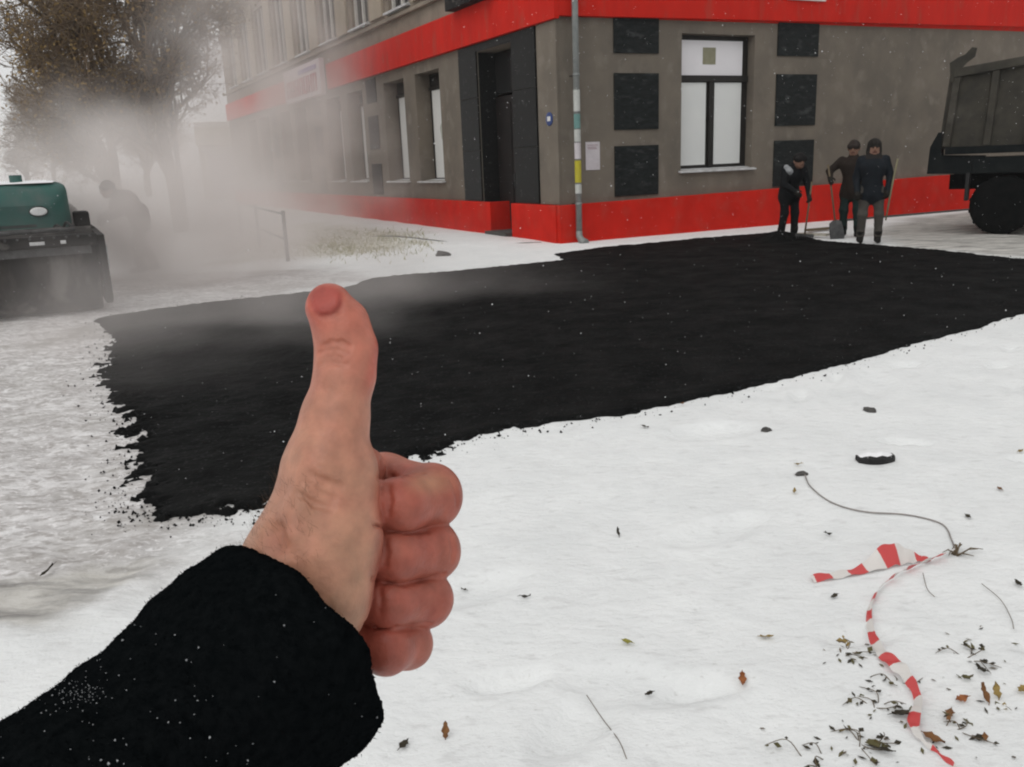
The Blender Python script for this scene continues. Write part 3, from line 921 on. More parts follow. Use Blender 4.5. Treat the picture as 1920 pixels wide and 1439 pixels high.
tA = make_tree('street_tree', (-9.6, 26.0, 0), 11, 9.5, .56, (.06, 0), 'large leafy brown tree beside the building, nearest its signboard', .8, .055, trunk_r=.22, forks=17)
tB = make_tree('street_tree', (-11.5, 26.5, 0), 5, 9.2, .46, (-.02, 0), 'twiggy brown tree between the leafy tree and the open sky', .45, .055, forks=16)
tC = make_tree('street_tree', (-13.6, 31.0, 0), 23, 8.6, .44, (-.05, .0), 'sparse thin tree against the sky, leftmost of the near trees', .25, .05, forks=14)


def copy_tree(o, name, loc, scale, rz, label):
    c = o.copy(); COL.objects.link(c); c.name = name; c.location = loc; c.scale = (scale,) * 3; c.rotation_euler = (0, 0, rz)
    c['label'] = label; c['group'] = 'far trees down the street'; LOCAL.add(c.name)
    for ch in o.children:
        d = ch.copy(); COL.objects.link(d); d.parent = c
    return c


copy_tree(tC, 'street_tree', (-43, 80, 0), 1.2, 1.0, 'far hazy tree at the left edge above the green roller')
copy_tree(tB, 'street_tree', (-44.5, 88, 0), 1.2, 2.0, 'far hazy tree beyond, just right of the left edge')
copy_tree(tB, 'street_tree', (-37, 92, 0), 1.3, 4.0, 'far hazy tree in the distance behind the twiggy trees')
copy_tree(tA, 'street_tree', (-28, 70, 0), 1.1, 3.0, 'distant leafy tree behind the kiosk at the end of the facade')

# pole, wires, kiosk, lawn fence
pe = empty('utility_pole', (-10.6, 29.2, 0), 'thin dark utility pole in front of the large leafy tree', 'pole')
MB().tube([(-10.6, 29.2, -.1), (-10.6, 29.2, 8.2)], [.09, .06], 10).build('shaft', M['machine_dark'], pe)
MB().tube([(-11.3, 29.2, 7.7), (-9.9, 29.2, 7.7)], .035, 6).build('crossarm', M['machine_dark'], pe)
for k, dz in enumerate((0.0, .5, 1.1)):
    a, c = np.array([-11.2 + .5 * k, 29.2, 7.75]), np.array([-34.0, 40.0 + 3 * k, 7.4 + dz])
    pts = [a + (c - a) * t - np.array([0, 0, 1.0 * 4 * t * (1 - t)]) for t in np.linspace(0, 1, 16)]
    tag(MB().tube(pts, .012, 4).build('overhead_wire', M['cable']), ['lowest of the thin overhead wires crossing the sky at left', 'middle one of the thin overhead wires crossing the sky at left', 'topmost of the thin overhead wires crossing the sky at left'][k], 'wire', 'overhead wires')

kb = ground_pt(385, 379); kb[2] = 0
kx = unit(np.array([1.0, .25, 0])); ky = np.array([-kx[1], kx[0], 0])


def KF(x, y, z): return kb + kx * x + ky * y + np.array([0, 0, z])


kk = empty('kiosk', kb, 'beige kiosk with a flat roof and pale poster, faint at the end of the facade', 'kiosk')
MB().box((0, 0, 0), (2.35, 2.2, 3.25), fr=KF).build('body', M['beige'], kk, bevel=.02)
MB().box((-.1, -.5, 3.253), (2.2, 2.3, 4.35), fr=KF).build('roof', mat('pale_fascia', (.50, .45, .36), None, 2, .8), kk, bevel=.04)
MB().box((.25, -.04, .25), (2.2, -.004, 2.95), fr=KF).build('display_frame', M['white_paint'], kk)
MB().box((.5, -.06, .35), (2.05, -.043, 2.75), fr=KF).build('poster', M['poster'], kk)
MB().box((.1, -.07, 2.96), (2.3, -.02, 3.2), fr=KF).build('lamp_strip', M['white_paint'], kk)
pr = empty('porch_canopy', KF(0, .6, 4.6), 'pale flat canopy jutting out above the kiosk', 'canopy')
MB().box((-.3, 2.32, 4.40), (3.4, 5.0, 4.75), fr=KF).build('slab', M['white_paint'], pr, bevel=.03)
for x in (-.1, 3.2):
    MB().tube([KF(x, 2.6, 0), KF(x, 2.6, 4.4)], .08, 8).build('post', M['beige'], pr)

fa, fb = gp(487, 462), gp(540, 490)
fe = empty('lawn_fence', fa, 'low grey tubular fence standing in the steamy lawn strip', 'fence')
fc = fa + (fa - fb) * .9; fd = fb + (fb - fa) * .15
for p in (fa, fb, fc):
    MB().tube([p + np.array([0, 0, -.1]), p + np.array([0, 0, .92])], .035, 8).build('post', M['machine_dark'], fe)
for z in (.40, .86):
    MB().tube([fc + np.array([0, 0, z]), fb + np.array([0, 0, z])], .02, 6).build('rail', M['machine_dark'], fe)

# pavement edge line, lawn tufts
pts = [gp(x, y, .004) for x, y in ((690, 444), (735, 444), (775, 447), (820, 452), (870, 460), (905, 463), (940, 460), (980, 457), (1015, 455))]
b = MB(); b.tube(pts, [.008, .022, .02, .014, .022, .02, .012, .018, .006], 5)
tag(b.build('pavement_edge', M['stone']), 'dark thin kerb edge showing through the snow before the red plinth', 'kerb')
st = gp(830, 480)
rk = bmesh.new()


def rock(name, pos, size, m, seed, flat=.6, stretch=(1, 1)):
    me = bpy.data.meshes.new(name); bm = bmesh.new()
    bmesh.ops.create_icosphere(bm, subdivisions=2, radius=1)
    r_ = np.random.default_rng(seed); ph = r_.uniform(0, 6, 6)
    for v in bm.verts:
        c = v.co; k = 1 + .22 * math.sin(3 * c.x + ph[0]) * math.sin(2.6 * c.y + ph[1]) + .15 * math.sin(5 * c.z + ph[2] + 3 * c.x) + r_.normal(0, .05)
        v.co = Vector((c.x * size * k * stretch[0], c.y * size * k * stretch[1], c.z * size * k * flat))
    for f in bm.faces: f.smooth = False
    bm.to_mesh(me); bm.free(); me.materials.append(m)
    o = link(name, me); o.location = (pos[0], pos[1], pos[2] + size * flat * .25)
    o.rotation_euler = (0, 0, float(ph[3]))
    return o


rk.free()
tag(rock('rock', st, .13, M['stone'], 4), 'lone dark lump on the snow strip between the asphalt and the building', 'stone')
b = MB(); rs = random.Random(9)
for k in range(1500):
    px = rs.gauss(650, 75) if k % 3 else rs.uniform(430, 800); py = rs.gauss(462, 11)
    if not (420 < px < 830 and 430 < py < 500): continue
    p = ground_pt(px, py); z = gz(p[0], p[1])
    h = rs.uniform(.02, .11); dx, dy = rs.gauss(0, .06), rs.gauss(0, .06); w_ = rs.uniform(.006, .012)
    b.add([(p[0] - w_, p[1], z - .01), (p[0] + w_, p[1], z - .01), (p[0] + dx, p[1] + dy, z + h)], [(0, 1, 2)])
tag(b.build('lawn_grass', M['grass'], recalc=False), 'yellowed grass poking through the snow beside the facade pavement', 'grass', kind='stuff')

# ------------------------------------------------------------------ road roller
ro = empty('road_roller', (-6.26, 10.81, 0), 'green road roller with a wide dirty steel drum at the left edge', 'roller')
ro.rotation_euler = (0, 0, math.atan2(.47, .88)); LOCAL.add(ro.name)
DW = 1.05
MB().lathe([(-DW + .05, .30), (-DW + .04, .44), (-DW, .47), (-DW, .53), (-.5, .535), (0, .533), (.5, .535), (DW, .53), (DW, .47), (DW - .04, .44), (DW - .05, .30)], (0, 0, .535), (1, 0, 0), 48).build('drum', M['drum'], ro)
for s in (-1, 1):
    b = MB()
    x0 = s * (DW + .03); x1 = s * (DW + .11)
    prof = [(-.60, .16), (-.62, .98), (.95, 1.0), (.95, .62), (.62, .34), (.50, .14), (-.35, .10)]
    v = [(x0, y, z) for y, z in prof] + [(x1, y, z) for y, z in prof]; n = len(prof)
    b.add(v, [tuple(range(n)), tuple(range(n, 2 * n))] + [(k, (k + 1) % n, n + (k + 1) % n, n + k) for k in range(n)])
    sp = b.build('side_yoke', M['machine_dark'], ro, bevel=.012)
    MB().lathe([(0, .10), (.03, .10), (.04, .06)], (x1, .1, .535), (s, 0, 0), 18).build('hub', M['machine_dark'], sp)
    for y, z in ((-.45, .80), (.2, .86), (.6, .84)):
        MB().lathe([(0, .03), (.02, .03)], (x1, y, z), (s, 0, 0), 8).build('bolt', M['steel'], sp)
cbm = MB().box((-DW - .025, -.62, .86), (DW + .025, -.50, 1.0)).build('front_beam', M['machine_dark'], ro, bevel=.015)
MB().box((-DW + .05, -.575, .76), (DW - .05, -.55, .857)).build('scraper', M['steel'], ro)
MB().tube([(-DW + .1, -.62, 1.06), (DW - .2, -.62, 1.06)], .022, 8).build('water_pipe', M['steel'], ro)
for x, w_ in ((-.05, .07), (.42, .16), (.70, .06)):  # pale strips standing in for reflections on the beam
    MB().box((x - w_ / 2, -.632, .90), (x + w_ / 2, -.623, .94)).build('reflection_strip', M['sill'], cbm)
MB().box((DW + .112, -.50, .56), (DW + .13, -.40, .82)).build('reflector', M['lamp_white'], ro)
# bonnet: rounded loft along y
b = MB(); rings = []
for (y, hw, z0, z1) in ((.50, .40, 1.02, 1.34), (.56, .54, .98, 1.50), (.72, .60, .96, 1.60), (1.1, .61, .95, 1.63), (2.1, .61, .95, 1.64), (2.2, .58, .97, 1.60)):
    ring = []
    for q in np.linspace(0, 2 * math.pi, 33)[:-1]:
        c, s = math.cos(q), math.sin(q); e = .24
        ring.append((.20 + 1.12 * hw * math.copysign(abs(c) ** e, c), y, (z0 + z1) / 2 + (z1 - z0) / 2 * math.copysign(abs(s) ** e, s)))
    rings.append(ring)
v = [p for r_ in rings for p in r_]; n = 32
f = [(i * n + k, i * n + (k + 1) % n, (i + 1) * n + (k + 1) % n, (i + 1) * n + k) for i in range(len(rings) - 1) for k in range(n)]
b.add(v, f, 0, True); b.add(rings[0], [tuple(range(n))]); b.add(rings[-1], [tuple(range(n))])
hood = b.build('bonnet', M['green_hood'], ro)
def oval(cx, cy, cz, rx, rz, d):
    b = MB(); n = 20
    rings_ = [(0, 1.0), (d * .6, 1.0), (d, .82)]
    v = [(cx + rx * k_ * math.cos(q), cy - h_, cz + rz * k_ * math.sin(q)) for h_, k_ in rings_ for q in np.linspace(0, 2 * math.pi, n + 1)[:-1]]
    f = [(i * n + k, i * n + (k + 1) % n, (i + 1) * n + (k + 1) % n, (i + 1) * n + k) for i in range(2) for k in range(n)] + [tuple(range(n)), tuple(2 * n + k for k in range(n))]
    return b.add(v, f)


oval(.50, .58, 1.26, .125, .075, .10).build('headlamp_rim', M['machine_dark'], hood)
oval(.50, .478, 1.26, .10, .055, .02).build('headlamp', M['lamp_white'], hood)
MB().box((-.35, .50, 1.06), (.45, .515, 1.10)).build('grille_bar', M['steel'], hood)
for k in range(5):
    MB().box((-.34, .512, 1.13 + .035 * k), (-.02, .525, 1.145 + .035 * k)).build('grille_slat', M['machine_dark'], hood)
b = MB()
for (x0, x1, y0, y1) in ((-.36, .74, .70, 2.05),):
    nxs, nys = 24, 26; v = []
    for i in range(nxs + 1):
        for j in range(nys + 1):
            x = x0 + (x1 - x0) * i / nxs; y = y0 + (y1 - y0) * j / nys
            e = min(i, nxs - i, j, nys - j)
            v.append((x + .02 * math.sin(7 * y), y + .02 * math.sin(9 * x), 1.618 + (.014 + .006 * math.sin(6 * x + 5 * y)) * min(1, e / 2.5) + .02 * min(1, (y - .7) * 2)))
    b.add(v, [(i * (nys + 1) + j, (i + 1) * (nys + 1) + j, (i + 1) * (nys + 1) + j + 1, i * (nys + 1) + j + 1) for i in range(nxs) for j in range(nys)], 0, True)
b.build('snow_layer', M['snow'], hood, recalc=False)
MB().tube([(.30, .95, 1.55), (.30, .95, 1.73)], .075, 12).build('filler_cap', M['green_hood'], hood)
MB().box((.90, .62, .92), (1.14, 1.5, 1.02)).build('fender', M['machine_dark'], ro, bevel=.02)
MB().box((.91, .75, 1.023), (1.10, 1.2, 1.22)).build('tool_box', M['machine_dark'], ro, bevel=.03)
for k, x in enumerate((.62, .74, -.2)):
    MB().tube(spline_([(x, .62, 1.0), (x + .06, .30, 1.08 + .03 * k), (x + .12, -.1, 1.02), (x + .10, -.48, .92)]), .018, 7).build('hose', M['rubber'], ro)
for k in range(16):
    x = -DW + .1 + k * .13
    MB().lathe([(0, .018), (.014, .018)], (x, -.622, .975), (0, -1, 0), 7).build('beam_bolt', M['steel'], cbm)
MB().box((-.45, .55, .62), (.45, 3.0, .94)).build('chassis', M['machine_dark'], ro, bevel=.02)
for s in (-1, 1):
    w = MB().lathe([(-.25, .30), (-.25, .56), (-.17, .64), (.17, .64), (.25, .56), (.25, .30)], (s * .80, 3.0, .64), (1, 0, 0), 32).build('rear_wheel', M['tyre'], ro)
    MB().lathe([(0, .3), (.03, .22)], (s * 1.052, 3.0, .64), (s, 0, 0), 18).build('rim', M['steel'], w)
MB().box((-.5, 2.3, .945), (.5, 3.4, 1.10)).build('platform', M['green_hood'], ro, bevel=.02)
se = MB().box((-.25, 2.9, 1.103), (.25, 3.3, 1.20)).build('seat', M['rubber'], ro, bevel=.03)
MB().box((-.25, 3.28, 1.205), (.25, 3.38, 1.52)).build('seat_back', M['rubber'], se, bevel=.03)
MB().tube([(0, 2.35, 1.1), (0, 2.55, 1.42)], .03, 8).build('steering_column', M['machine_dark'], ro)

# ------------------------------------------------------------------ dump truck
tw = ground_pt(1872, 441)
tk = empty('dump_truck', (tw[0], tw[1], 0), 'grey green dump truck with ribbed tipper body at the right edge', 'truck')
tk.rotation_euler = (0, 0, math.atan2(-.53, .85)); LOCAL.add(tk.name)


def wheel(x, y, r=.53, w_=.28):
    q = MB().lathe([(0, .30), (0, r - .09), (.05, r - .01), (.09, r), (w_ - .09, r), (w_ - .05, r - .01), (w_, r - .09), (w_, .30)], (x, y, r), (0, 1, 0), 36).build('wheel', M['tyre'], tk)
    MB().lathe([(.0, .29), (.02, .27), (.10, .16), (.10, .08), (.0, .06)], (x, y + .005, r), (0, 1, 0), 20).build('rim', M['machine_dark'], q)
    for k in range(30):
        a = 2 * math.pi * k / 30
        if k % 2 == 0:
            c, s = math.cos(a), math.sin(a); t = np.array([-s, 0, c]); o_ = np.array([c, 0, s]); c0 = np.array([x, y, r])
            bb = MB(); bb.box((0, 0, 0), (1, 1, 1), fr=lambda p, q_, z: c0 + o_ * (r - .012 + .022 * z) + t * (p - .5) * .05 + np.array([0, .03 + q_ * (w_ - .06), 0]))
            bb.build('tread_block', M['tyre'], q)
    return q


for x in (0, 1.38):
    wheel(x, 0); wheel(x, 2.1)
wheel(4.6, .05); wheel(4.6, 2.05)
MB().box((-.95, .72, .80), (6.0, .84, 1.08)).build('chassis_rail', M['truck_dark'], tk)
MB().box((-.95, 1.54, .80), (6.0, 1.66, 1.08)).build('chassis_rail', M['truck_dark'], tk)
MB().box((-.35, .31, .46), (1.75, 2.05, .60)).build('axle_block', M['truck_dark'], tk, bevel=.03)
# tipper body: sloping rear edge, ribs on the visible side
prof = [(-1.05, 1.62), (-.92, 2.93), (3.9, 3.46), (3.9, 1.55), (-.9, 1.50)]
b = MB()
for y0, y1 in ((.05, .11), (2.24, 2.30)):
    v = [(x, y0, z) for x, z in prof] + [(x, y1, z) for x, z in prof]; n = len(prof)
    b.add(v, [tuple(range(n)), tuple(range(n, 2 * n))] + [(k, (k + 1) % n, n + (k + 1) % n, n + k) for k in range(n)])
b.box((-1.0, .115, 1.50), (3.9, 2.235, 1.60)); b.box((3.84, .115, 1.61), (3.9, 2.235, 3.45))
bed = b.build('tipper_body', M['truck_bed'], tk)


def topz(x): return 2.93 + (x + .92) * .11


for x in (-.93, -.30, .34, .98, 1.62, 2.26, 2.90, 3.54):
    q = MB(); t = (-.06 if x < -.8 else -.035)
    q.add([(x - .055 + t, -.03, 1.60), (x + .055 + t, -.03, 1.60), (x + .055 - t * .5, -.03, topz(x) - .12), (x - .055 - t * .5, -.03, topz(x) - .12),
           (x - .075 + t, .048, 1.60), (x + .075 + t, .048, 1.60), (x + .075 - t * .5, .048, topz(x) - .12), (x - .075 - t * .5, .048, topz(x) - .12)],
          [(0, 1, 2, 3), (4, 7, 6, 5), (0, 4, 5, 1), (1, 5, 6, 2), (2, 6, 7, 3), (3, 7, 4, 0)])
    q.build('rib', M['truck_bed'], bed, bevel=.008)
q = MB(); q.add([(-.95, -.05, topz(-.95) - .12), (3.9, -.05, topz(3.9) - .12), (3.9, -.05, topz(3.9) + .03), (-.95, -.05, topz(-.95) + .03), (-.95, .13, topz(-.95) - .115), (3.9, .13, topz(3.9) - .115), (3.9, .13, topz(3.9) + .035), (-.95, .13, topz(-.95) + .035)],
               [(0, 1, 2, 3), (4, 7, 6, 5), (0, 4, 5, 1), (1, 5, 6, 2), (2, 6, 7, 3), (3, 7, 4, 0)])
q.build('top_rail', M['truck_bed'], bed, bevel=.012)
MB().box((-1.0, -.045, 1.46), (3.9, .046, 1.595)).build('bottom_rail', M['truck_dark'], bed, bevel=.012)
q = MB(); q.add([(-1.12, .06, 1.55), (-1.05, .06, 1.55), (-.95, .06, 2.95), (-1.02, .06, 2.95), (-1.12, 2.28, 1.55), (-1.05, 2.28, 1.55), (-.95, 2.28, 2.95), (-1.02, 2.28, 2.95)],
               [(0, 1, 2, 3), (4, 7, 6, 5), (0, 4, 5, 1), (1, 5, 6, 2), (2, 6, 7, 3), (3, 7, 4, 0)])
q.build('tailgate', M['truck_bed'], tk, bevel=.01)
q = MB()
hp = [(-1.0, 2.72), (-1.04, 3.06), (-.92, 3.14), (-.80, 3.19), (-.70, 3.30), (-.62, 3.28), (-.64, 3.14), (-.76, 3.05), (-.84, 2.96), (-.84, 2.72)]
n = len(hp); q.add([(x, -.02, z) for x, z in hp] + [(x, .045, z) for x, z in hp], [tuple(range(n)), tuple(range(n, 2 * n))] + [(k, (k + 1) % n, n + (k + 1) % n, n + k) for k in range(n)])
q.build('hinge_arm', M['truck_bed'], tk)
q = MB()
hp = [(-1.28, 1.12), (-1.26, 1.60), (-1.14, 1.86), (-1.08, 1.86), (-1.06, 1.45), (-.35, 1.42), (-.30, 1.10)]
n = len(hp); q.add([(x, .02, z) for x, z in hp] + [(x, .5, z) for x, z in hp], [tuple(range(n)), tuple(range(n, 2 * n))] + [(k, (k + 1) % n, n + (k + 1) % n, n + k) for k in range(n)])
q.build('rear_guard', M['truck_dark'], tk)
MB().box((-.62, .0, .62), (-.56, .36, 1.12)).build('mudflap', M['rubber'], tk)
MB().box((-.55, .0, 1.10), (2.0, .36, 1.40)).build('mudguard', M['truck_dark'], tk, bevel=.03)
MB().box((4.05, .05, .75), (6.1, 2.3, 2.9)).build('cab', M['truck_cab'], tk, bevel=.08)
cw = MB().box((4.6, .035, 1.85), (5.6, .046, 2.6)).build('cab_window', M['glass_dark'], tk)
MB().box((6.102, .25, 1.8), (6.112, 2.1, 2.65)).build('windscreen', M['glass_dark'], tk)

# ------------------------------------------------------------------ workers
BASE = dict(pel=(0, 0, .95), chest=(0, -.01, 1.30), neck=(0, -.01, 1.50), head=(0, -.03, 1.63),
            sL=(.19, 0, 1.43), eL=(.26, .02, 1.14), hL=(.25, -.12, .90), sR=(-.19, 0, 1.43), eR=(-.26, .02, 1.14), hR=(-.25, -.12, .90),
            pL=(.10, 0, .92), kL=(.12, -.04, .50), aL=(.12, .03, .09), pR=(-.10, 0, .92), kR=(-.12, -.04, .50), aR=(-.12, .03, .09))


def figure(label, loc, rz, pose, cj, ct, skin=(.22, .125, .09), hat=(.02, .018, .016), boots=(.012, .011, .010), hood=False, gloves=(.02, .018, .015), extra=(), scale=1.0, group='road workers'):
    J = {k: np.array(v, float) for k, v in {**BASE, **pose}.items()}
    fw = unit(J['head'] - J['neck'] + np.array([0, -.35, 0]))
    P = []

    def c(a, b_, r1, r2, k, col, side=None): P.append((np.array(a, float), np.array(b_, float), r1, r2, k, col))
    c(J['pel'], J['chest'], .165, .185, .05, cj); c(J['chest'], J['neck'], .175, .085, .06, cj)
    c(J['chest'] + (.07, 0, 0), J['chest'] + (-.07, 0, 0), .155, .155, .06, cj)
    c(J['pel'] + (0, 0, -.10), J['pel'] + (0, 0, .08), .175, .165, .03, cj)
    c(J['pel'] + (-.085, 0, -.14), J['pel'] + (.085, 0, -.14), .135, .135, .03, cj)
    c(J['neck'], J['head'] + (0, 0, -.06), .062, .058, .02, skin)
    hd = J['head']
    c(hd + (0, .015, .03), hd + (0, -.025, -.06), .098, .072, .03, skin)
    up = np.array([0, 0, 1.0])
    c(hd + (0, -.105, -.005), hd + (0, -.112, -.03), .012, .018, .015, skin)
    for s in (-1, 1):
        c(hd + (s * .036, -.098, .015), hd + (s * .036, -.10, .015), .013, .013, .004, (.02, .016, .014))
        c(hd + (s * .092, .02, -.01), hd + (s * .092, .02, .015), .022, .02, .006, hat if hood else skin)
    c(hd + (-.022, -.088, -.065), hd + (.022, -.088, -.065), .011, .011, .004, (.12, .055, .045))
    c(hd + (0, .02, .055), hd + (0, .0, .075), .112, .098, .01, hat)
    if hood:
        c(hd + (0, .05, -.02), hd + (0, .045, .05), .125, .115, .02, hat); c(hd + (0, .05, -.10), hd + (0, .03, -.16), .12, .13, .05, hat)
    else:
        c(hd + (-.06, -.06, .05), hd + (.06, -.06, .05), .055, .055, .02, hat)
    for q in 'LR':
        s, e, h = J['s' + q], J['e' + q], J['h' + q]
        c(s, e, .085, .066, .04, cj); c(e, h, .066, .048, .03, cj)
        d = unit(h - e); sd = unit(np.cross(d, (0, 1, .2)))
        c(h, h + d * .07, .042, .045, .015, gloves)
        nn = unit(np.cross(sd, d))
        for i, (o_, ln) in enumerate(((-.033, .06), (-.011, .072), (.011, .068), (.033, .052))):
            k0 = h + d * .085 + sd * o_; k1 = k0 + d * ln * .55 + nn * .012; k2 = k1 + d * ln * .25 + nn * ln * .6
            c(k0, k1, .0135, .013, .006, gloves); c(k1, k2, .013, .0115, .004, gloves)
        t0 = h + d * .02 + sd * .04; t1 = t0 + d * .045 + sd * .03 + nn * .015
        c(t0, t1, .016, .014, .008, gloves); c(t1, t1 + d * .03 + nn * .02, .014, .012, .004, gloves)
        p, k, a = J['p' + q], J['k' + q], J['a' + q]
        c(p, k, .108, .076, .05, ct); c(k, a + (0, 0, .06), .080, .066, .04, ct)
        c(a + (0, .03, -.03), a + (0, -.02, .10), .055, .062, .03, boots); c(a + (0, .035, -.035), a + (0, -.15, -.045), .052, .042, .03, boots)
    for x in extra: P.append(tuple(np.array(v, float) if i < 2 else v for i, v in enumerate(x)))
    A = np.array([p[0] for p in P] + [p[1] for p in P])
    F = Field(A.min(0) - .22, A.max(0) + .22, .0115)
    for a, b_, r1, r2, k, col in P: F.cone(a, b_, r1, r2, k)
    V, Q = F.mesh()
    Vf = V.astype(np.float32); best = np.full(len(V), 9e9); cc = np.zeros((len(V), 4), np.float32); cc[:, 3] = 1
    for a, b_, r1, r2, k, col in P:
        d = round_cone(Vf, a, b_, r1, r2); m_ = d < best; best[m_] = d[m_]; cc[m_, :3] = col
    V = V * scale; V[:, 2] -= V[:, 2].min()
    # cloth folds
    n_ = .008 * fbm(V[:, 0] * 9 + V[:, 2] * 3, V[:, 2] * 11 + V[:, 1] * 6, 3, 77) * (V[:, 2] < 1.45)
    V[:, 0] += n_; V[:, 1] += n_ * .7
    o = mesh_np('person', V, Q, M['figure'], attrs={'col': ('FLOAT_COLOR', cc)})
    o.location = tuple(map(float, loc)); o.rotation_euler = (0, 0, rz)
    tag(o, label, 'person', group)
    return o


def wpt(o, p):
    return np.array(Matrix.Translation(o.location) @ Matrix.Rotation(o.rotation_euler[2], 4, 'Z') @ Vector(p))


def tool(name, top, bottom, label, kind, facing, m_handle=None):
    top = np.asarray(top, float); bottom = np.asarray(bottom, float)
    t = empty(name, bottom, label, 'tool' if kind == 'rake' else 'shovel')
    d = unit(bottom - top)
    MB().tube([top, top + (bottom - top) * .5 + np.array([.004, 0, 0]), bottom], [.017, .018, .017], 8).build('handle', m_handle or M['wood'], t)
    f = unit(facing); s = unit(np.cross(d, f)); f = np.cross(s, d)
    b = MB()
    if kind == 'shovel':
        rows = [(-.02, .03, .0), (.03, .11, .012), (.10, .12, .02), (.22, .13, .02), (.33, .125, .012), (.35, .115, .0)]; v = []
        for (h, w_, dp) in rows:
            for k in range(7):
                q = (k - 3) / 3; v.append(bottom + d * h + s * w_ * q + f * (dp * (1 - q * q) - .02))
        fs = [(i * 7 + k, i * 7 + k + 1, (i + 1) * 7 + k + 1, (i + 1) * 7 + k) for i in range(5) for k in range(6)]
        b.add(v, fs, 0, True); b.add([p + f * .004 for p in v], fs, 0, True)
        b.build('blade', M['steel'], t, recalc=False)
    else:
        b.box((-.22, -.012, -.02), (.22, .012, .03), fr=lambda x, y, z: bottom + s * x + f * y + np.array([0, 0, z]))
        b.build('bar', M['steel'], t)
        for k in range(9):
            p = bottom + s * (-.20 + .05 * k)
            MB().tube([p, p + np.array([0, 0, -.07])], .006, 5).build('tine', M['steel'], t)
    return t


def face_cam(p, off=0.0):          # rotation that turns a figure modelled looking along -y toward the camera
    return math.atan2(p[0], -(-p[1])) * -1 + off


BLACK, NAVY, GREEN_T, GREY_T, BROWN = (.006, .007, .008), (.009, .012, .016), (.012, .024, .022), (.075, .068, .060), (.020, .014, .011)
p1 = ground_pt(1476, 450)
w1 = figure('worker in black with head bowed, standing left of the other two by the wall', (p1[0], p1[1], .02), face_cam(p1, .55),
            dict(chest=(0, -.10, 1.25), neck=(0, -.22, 1.41), head=(0, -.32, 1.47), sL=(.19, -.14, 1.35), sR=(-.19, -.14, 1.35), eL=(.27, -.20, 1.07), hL=(.22, -.34, .84),
                 eR=(-.25, -.22, 1.06), hR=(-.12, -.40, .92), aR=(-.11, .06, .09), kR=(-.11, -.05, .50), aL=(.13, -.02, .09)), BLACK, BLACK, hat=(.012, .011, .011),
            extra=[((-.20, -.20, 1.37), (-.16, -.24, 1.30), .05, .05, .02, (.30, .31, .32))], scale=.965)
p2 = ground_pt(1592, 446)
w2 = figure('worker in dark jacket and green trousers with arm out, half hidden behind the other', (p2[0], p2[1], .02), face_cam(p2, -.15),
            dict(eR=(-.40, -.10, 1.24), hR=(-.36, -.24, 1.12), sR=(-.2, -.02, 1.42), aL=(.14, .0, .09)), BROWN, GREEN_T, hat=(.028, .022, .019), scale=.985)
p3 = ground_pt(1628, 458)
w3 = figure('worker in navy jacket, grey trousers and dark hood, standing in front at right', (p3[0], p3[1], .02), face_cam(p3, .1),
            dict(eL=(.29, .0, 1.15), hL=(.25, -.10, .92), aL=(.15, .02, .09), aR=(-.14, .03, .09), kL=(.14, -.04, .5), kR=(-.13, -.05, .5)), NAVY, GREY_T, hat=(.020, .018, .016), hood=True, scale=.985)
h1 = wpt(w1, (.22, -.36, .86)); tb = ground_pt(1508, 452); tb[2] = .10
tool('rake', h1 + (h1 - tb) * .25, tb, 'long handled rake held by the bowed worker in black', 'rake', -OR)
h2 = wpt(w2, (-.36, -.27, 1.11)); sb = ground_pt(1564, 449); sb[2] = .34
tool('shovel', h2 + (h2 - sb) * .30, sb, 'shovel with broad steel blade under the outstretched arm', 'shovel', (-.4, -.9, 0))
h3 = wpt(w3, (.27, -.12, .90)); tb = h3 + np.array([-.02, -.05, -.62])
tag(MB().tube([h3 + np.array([.12, .03, .52]), h3 + np.array([.03, .0, .0]), h3 + np.array([-.05, -.05, -.50])], [.016, .017, .014], 7).build('wooden_stick', mat('pale_yellow_handle', (.20, .18, .11), None, 9, .7)), 'pale wooden stick held beside the hooded worker in navy', 'stick')
# worker in the steam behind the roller
p4 = ground_pt(276, 511)
figure('person in dark clothes leaning forward in the steam right of the roller', (p4[0], p4[1], .02), face_cam(p4, -1.25),
       dict(chest=(0, -.18, 1.22), neck=(0, -.36, 1.36), head=(0, -.46, 1.42), sL=(.19, -.28, 1.31), sR=(-.19, -.28, 1.31), eL=(.26, -.38, 1.05), hL=(.16, -.62, .95), eR=(-.26, -.36, 1.05), hR=(-.12, -.58, .98),
            aL=(.13, -.14, .09), kL=(.13, -.15, .5), aR=(-.12, .18, .09), kR=(-.12, .02, .5)), (.045, .022, .022), (.035, .03, .027))

# asphalt heap and boards at the workers' feet
b = MB(); hc = ground_pt(1462, 452); v = [(hc[0], hc[1], .20)]; rs = random.Random(3)
rings = 6
for i in range(1, rings + 1):
    for k in range(20):
        q = 2 * math.pi * k / 20; r_ = .62 * i / rings * (1 + .18 * math.sin(3 * q + 1) + rs.uniform(-.06, .06))
        v.append((hc[0] + r_ * math.cos(q), hc[1] + .7 * r_ * math.sin(q), .20 * (1 - (i / rings) ** 1.3) + rs.uniform(-.012, .012) - .01))
f = [(0, 1 + k, 1 + (k + 1) % 20) for k in range(20)] + [(1 + (i - 1) * 20 + k, 1 + i * 20 + k, 1 + i * 20 + (k + 1) % 20, 1 + (i - 1) * 20 + (k + 1) % 20) for i in range(1, rings) for k in range(20)]
b.add(v, f, 0, False); tag(b.build('asphalt_heap', M['asphalt']), 'small heap of loose black asphalt at the bowed worker\'s feet', 'heap')
